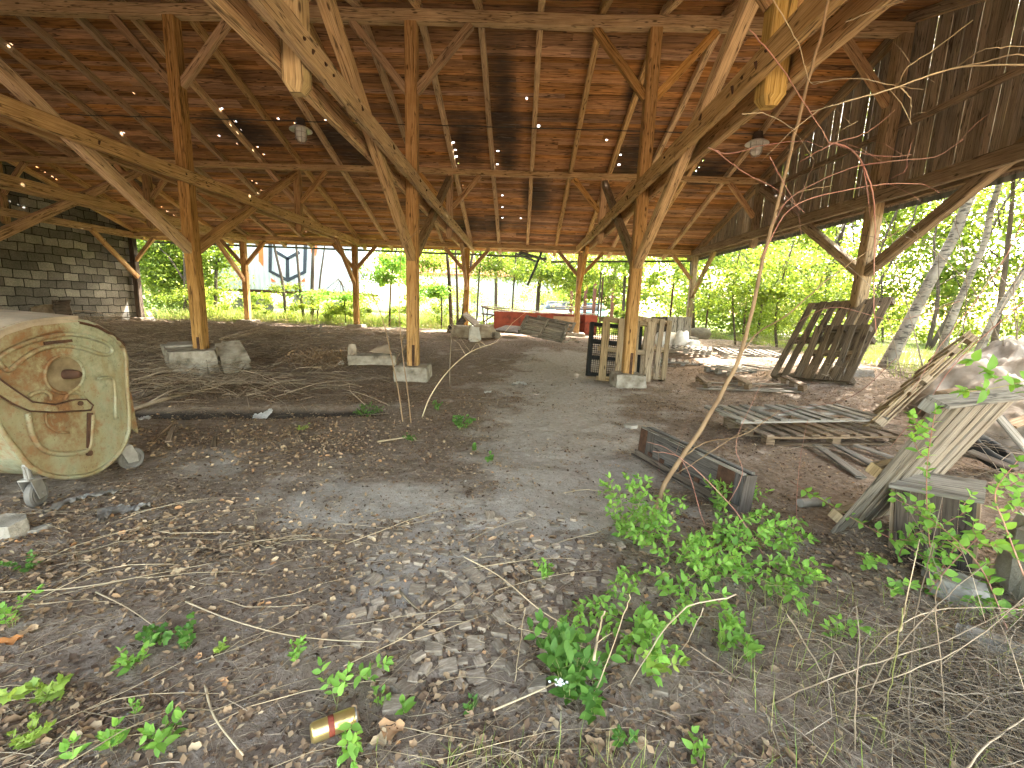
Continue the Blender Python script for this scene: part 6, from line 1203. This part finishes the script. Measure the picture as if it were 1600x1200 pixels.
LC = [([(1040, 1150), (1130, 1130), (1250, 1080), (1350, 1040), (1480, 1000), (1600, 940)], 0.0029, 1.5), ([(1180, 1160), (1300, 1090), (1420, 1050), (1520, 1000), (1640, 900)], 0.0026, 1.55), ([(1335, 1060), (1370, 1010), (1440, 960), (1530, 950), (1650, 955)], 0.0023, 1.7), ([(1335, 1200), (1338, 1080), (1342, 990), (1336, 940)], 0.0020, 1.4), ([(1425, 1220), (1420, 1100), (1428, 980), (1445, 900), (1460, 850)], 0.0026, 1.5), ([(1490, 1220), (1560, 1150), (1640, 1100)], 0.0029, 1.25),
      ([(1230, 960), (1290, 1060), (1330, 1130), (1380, 1220)], 0.0020, 1.45), ([(1080, 1010), (1150, 1060), (1200, 1120), (1230, 1220)], 0.0020, 1.35), ([(1300, 1220), (1370, 1060), (1450, 960), (1540, 880)], 0.0023, 1.5), ([(1220, 1010), (1280, 1000), (1330, 1060), (1400, 1200)], 0.0016, 1.5), ([(1150, 930), (1060, 960), (980, 1080), (940, 1200)], 0.0020, 1.5), ([(1100, 950), (1070, 1010), (1030, 1060)], 0.0013, 1.6), ([(1470, 1230), (1475, 1100), (1462, 960), (1470, 900)], 0.0020, 1.4)]
canes(r, 'cane', LC, 'twig', .003)
r = thing('grass_stalk', 'tall yellow grass stalk with a seed head at the bottom centre', 'grass', G(900, 1150)); canes(r, 'stalk', [([(872, 1180), (930, 1080), (975, 960), (985, 930)], .0022, 1.35), ([(800, 1100), (812, 1010), (820, 950)], .0014, 1.5)], 'straw', .002); canes(r, 'seed_head', [([(928, 1030), (936, 985), (944, 955)], .005, 1.4)], 'straw', .004)
r = thing('grass_stalk', 'green grass stalk with a pale seed head before the dead canes', 'grass', G(1370, 1190)); canes(r, 'stalk', [([(1372, 1200), (1385, 1110), (1400, 1020), (1412, 950)], .0018, 1.35), ([(1385, 1195), (1380, 1140), (1365, 1120), (1350, 1118)], .003, 1.3)], 'greencane', .002); canes(r, 'seed_head', [([(1405, 985), (1411, 960), (1414, 945)], .005, 1.35)], 'straw', .004)
LS = [([(290, 940), (360, 968), (440, 990), (520, 1000), (590, 1003)], .004, .03, 'long pale stalk curving to the wooden blocks'), ([(725, 870), (780, 900), (840, 950), (880, 975)], .004, .03, 'bent stalk among the wooden blocks'), ([(400, 800), (398, 840), (415, 855), (440, 852)], .0035, .02, 'hooked stalk on the bare soil below the container'), ([(625, 925), (650, 950), (665, 960)], .007, .01, 'curved strip of bark at the left of the wooden blocks'), ([(150, 925), (200, 950), (250, 985)], .004, .04, 'pale twig left of the ivy leafed patch'), ([(320, 1070), (335, 1120), (380, 1180)], .005, .02, 'dark bent root at the bottom left'),
      ([(940, 830), (880, 845), (820, 870)], .003, .02, 'thin stalk pointing left from the leafy clump'), ([(0, 925), (120, 918), (250, 895), (330, 880)], .0035, .04, 'straight pale stalk over the left litter'), ([(590, 690), (640, 683), (650, 688)], .012, .03, 'white bare stick at the foot of the thin shoots'), ([(880, 770), (920, 765), (960, 775)], .004, .02, 'pale twig on the path left of the clump'), ([(770, 1110), (840, 1080), (880, 1060)], .004, .03, 'stalk lying left of the nettle cluster')]
for L, rd, h_, lb_ in LS:
    P = curve([G(a, b, h_) for a, b in L], 6); m = MB(); n = len(P); m.tube(P, [rd*(1-.5*i/n) for i in range(n)], 6); o = m.build('dry_stalk', W['straw'], None, True); tag(o, lb_, 'stalk', 'long stalks on the soil')
# dry leaf litter, crumbs, pebbles
LT = ([(0, 0, 0), (.45, .30, .10), (1, .05, .0), (.5, -.28, .12), (.5, 0, .0)], [[0, 4, 1], [1, 4, 2], [2, 4, 3], [3, 4, 0]])
def litter_cloud(label, boxes, size, seed, f=litter, name='leaf_litter', mat='litter', tpl=LT, tilt=.45, base=None, up=.004):
    rg = R_(seed); P = np.concatenate([scatter_pts(n, b, rg, f) for n, b in boxes]); P[:, 2] += up*(1+rg.random(len(P))*2); n = len(P)
    rn = rg.random(n)**1.2 if base is None else np.clip(base+rg.normal(0, .12, n), 0, 1)
    o = cloud(name, W[mat], tpl[0], tpl[1], P, rots(n, tilt, rg), (size*(.45+.9*rg.random(n)**1.6))[:, None]*(.7+.6*rg.random((n, 3))), rn*.985); return tag(o, label, name.replace('_', ' '), kind='stuff')
DL = ([(x-.5, y*(.9 if y > 0 else 1.2)*(1+.5*math.sin(11*x)), abs(y)*(1.5 if y > 0 else .5)+.5*(x-.4)**2+.06*math.sin(17*x+9*y)) for x, y, z in NL[0]], NL[1])
tan = lambda x, y: np.clip(np.exp(-((x+2.6)/1.2)**2-((y-4.6)/.75)**2)+.8*np.exp(-((x+2.5)/1.2)**2-((y-2.4)/.5)**2)+.35*vn(x*2, y*2), 0, 1)
litter_cloud('brown dry leaf litter covering the floor', [(15000, (-3.6, 4.2, 1.0, 3.)), (32000, (-8, 8, 2.6, 8.)), (34000, (-14, 9.5, 6, 17))], .031, 501, lambda x, y: litter(x, y)*(.55+.45*(vn(x*1.3, y*1.3+4) > -.1)))
litter_cloud('tan coloured dry leaves lying thickest left of the path', [(8000, (-5.2, .2, 1.2, 6.5))], .034, 502, tan, 'tan_leaves', base=.78, tpl=DL)
litter_cloud('pale bleached leaf and bark scraps over the middle floor', [(15000, (-9, 8, 3.5, 14)), (16000, (-13, 8, 6.5, 16.5)), (3000, (-3.5, 4, 1.1, 3.5))], .030, 507, lambda x, y: .25+.75*litter(x, y), 'leaf_scraps', base=.74)
litter_cloud('dark rotted leaves between the paler ones over the floor', [(14000, (-12, 8, 3.5, 15)), (14000, (-13, 8, 6.5, 16.5)), (5000
, (-3.5, 4, 1.1, 3.5))], .034, 508, litter, 'rotted_leaves', base=.06)
litter_cloud('larger curled dead leaves in the foreground litter', [(700, (-3.4, 2.6, 1.05, 3.2))], .044, 503, litter
, 'dead_leaves', tilt=.6, base=.62, tpl=DL)
litter_cloud('fine dark crumbs of bark and soil all over the ground', [(16000, (-3.8, 4.4, 1.0, 3.6)), (9000, (-8, 7, 3, 8))], .010, 504, None, 'soil_crumbs', base=.12, up=.001)
PB = ([(.5, 0, 0), (.15, .42, .02), (-.4, .3, 0), (-.45, -.25, 0), (.1, -.45, .0), (.2, .1, .3), (-.2, -.08, .28)], [[0, 1, 5], [1, 2, 6, 5], [2, 3, 6], [3, 4, 6], [4, 0, 5, 6]])
rg = R_(505); P = np.concatenate([scatter_pts(2600, (-3.6, 4, 1.0, 5), rg), scatter_pts(1500, (-7, 7, 4, 12), rg)]); sc_ = .007+.018*rg.random(len(P))**4; o = cloud('pebbles', W['stone'], PB[0], PB[1], P, rots(len(P), .25, rg), sc_, rg.random(len(P))); tag(o, 'small pale pebbles and mortar crumbs scattered on the soil', 'pebbles', kind='stuff')
def chips(x, y): return np.exp(-((x-0.)/.35)**2-((y-5.6)/.2)**2)
plant('leafy_shoots', 'loose leafy carpet between the green clump and the hollow by the crate', bunch(1120, 800, 4, .3, .14, 70)+bunch(1150, 870, 4, .22, .2, 71)
+bunch(1210, 860, 4, .18, .2, 72)+bunch(1120, 920, 4, .14, .18, 73)+bunch(1190, 930, 4, .15, .18, 74)+bunch(1250, 910, 4, .14, .15, 75), .046, .045
, seed=77, cat='shrub', base=.5)
r = thing('bare_shrub', 'thin bare branches crossing in front of the sunlit wood right of the gable post', 'shrub', gz(8.2, 7.8)); rg = random.Random(9)
for k in range(22):
    x, y = rg.uniform(7.6, 9.5), rg.uniform(7., 9.5); p = gz(x, y); a = rg.uniform(1.9, 3.6) if k % 3 else rg.uniform(-.6, .8); l_ = rg.uniform(1.5, 3.6); h = rg.uniform(1.2, 3.4); m = MB()
    q = [p, p+Vector((math.cos(a)*l_*.25, rg.uniform(-.3, .3), h*.6)), p+Vector((math.cos(a)*l_*.6, rg.uniform(-.5, .5), h*.95)), p+Vector((math.cos(a)*l_, rg.uniform(-.6, .6), h*rg.uniform(.8, 1.15)))]; c = curve(q, 5); m.tube(c, [.009*(1-.8*i/len(c)) for i in range(len(c))], 5)
    for j in range(5): i = rg.randrange(4, len(c)); d = Vector((rg.uniform(-1, 1), rg.uniform(-.6, .6), rg.uniform(-.2, .8))); m.tube([c[i], c[i]+d*.3, c[i]+d*.6+Vector((0, 0, .05))], [.0035, .0025, .001], 4)
    m.build('branch', W['darktwig'], r, True)
# big orange dead leaves
for k, (px, py, s_, c_, lb_) in enumerate(((610, 1145, .075, .98, 'large orange brown dead leaf at the bottom centre'), (595, 1160, .05, .95, 'curled rusty leaf left of the large orange brown one'), (930, 1168, .055, .8, 'round tan dead leaf at the bottom right of the nettle'), (958, 1150, .045, .82, 'tan dead leaf behind the round tan one'), (1000, 1165, .045, .85, 'tan dead leaf right of the round tan one'), (18, 1005, .06, 1., 'orange dead leaf at the left edge'), (48, 988, .05, .97, 'orange curled leaf beside the leaf at the left edge'), (270, 955, .045, .6, 'brown folded leaf behind the ivy leafed patch'), (722, 1060, .04, .9, 'orange scrap of leaf below the wooden blocks'), (385, 1120, .05, .6, 'shredded brown leaf at lower left'), (1210, 1050, .04, .9, 'bright brown leaf at the edge of the canes'), (400, 712, .05, .9, 'yellowish leaf on the tan litter'))):
    rg = R_(600+k); p = G(px, py); V = [(0, 0, .012)]; n = 14
    for i in range(n): a = 2*math.pi*i/n; rr = s_/2*(1+.22*math.sin(3*a+k))*(1+rg.normal(0, .08)); V.append((math.cos(a)*rr*1.25, math.sin(a)*rr, .012+.3*s_*math.sin(2*a+k)**2*rg.uniform(.4, 1.)))
    V2 = [((a_)*.55, b_*.55, .010+rg.uniform(-.003, .006)) for a_, b_, _ in V[1:]]; V += V2
    F = [[0, n+1+i, n+1+(i+1) % n] for i in range(n)]+[[n+1+i, 1+i, 1+(i+1) % n, n+1+(i+1) % n] for i in range(n)]
    T = Matrix.Translation(p) @ Matrix.Rotation(k*1.3, 4, 'Z'); m = MB(); m.add([T @ Vector(v) for v in V], F, rnd=c_); o = m.build('dead_leaf', W['litter'], None, True); tag(o, lb_, 'dead leaf', 'large dead leaves')
# grass at the bottom edge and the dried brown weed
grass('thin green and yellow grass blades along the bottom edge', [(-.2, .55, 1.1, 1.3, 150), (-.6, 1.1, 1.1, 1.3, 90)], .12, 203, width=.003)
grass('sparse dry grass in the lower right canes', [(.9, 3.0, 1.1, 2.2, 500)], .16, 204, width=.003)
rg = R_(700); c = G(500, 570); P = rg.normal(size=(1900, 3))*np.array([.42, .3, .13])+np.array([c.x, c.y, c.z+.14]); P[:, 2] = np.maximum(P[:, 2], c.z)
r = thing('dried_weed', 'dried reddish brown weed clump before the long kerb stone', 'weed', c); cloud('foliage', W['litter'], LT[0], LT[1], P, rots(len(P), 1., rg, True), .05*(.5+rg.random(len(P))), np.clip(rg.normal(.55, .15, len(P)), 0, .9), r)
m = MB()
for k in range(40): a = random.uniform(0, 6.28); m.tube([c, c+Vector((math.cos(a)*.2, math.sin(a)*.15, .15)), c+Vector((math.cos(a)*.5, math.sin(a)*.35, random.uniform(.15, .4)))], [.003, .002, .001], 4)
m.build('stem', W['twig'], r)
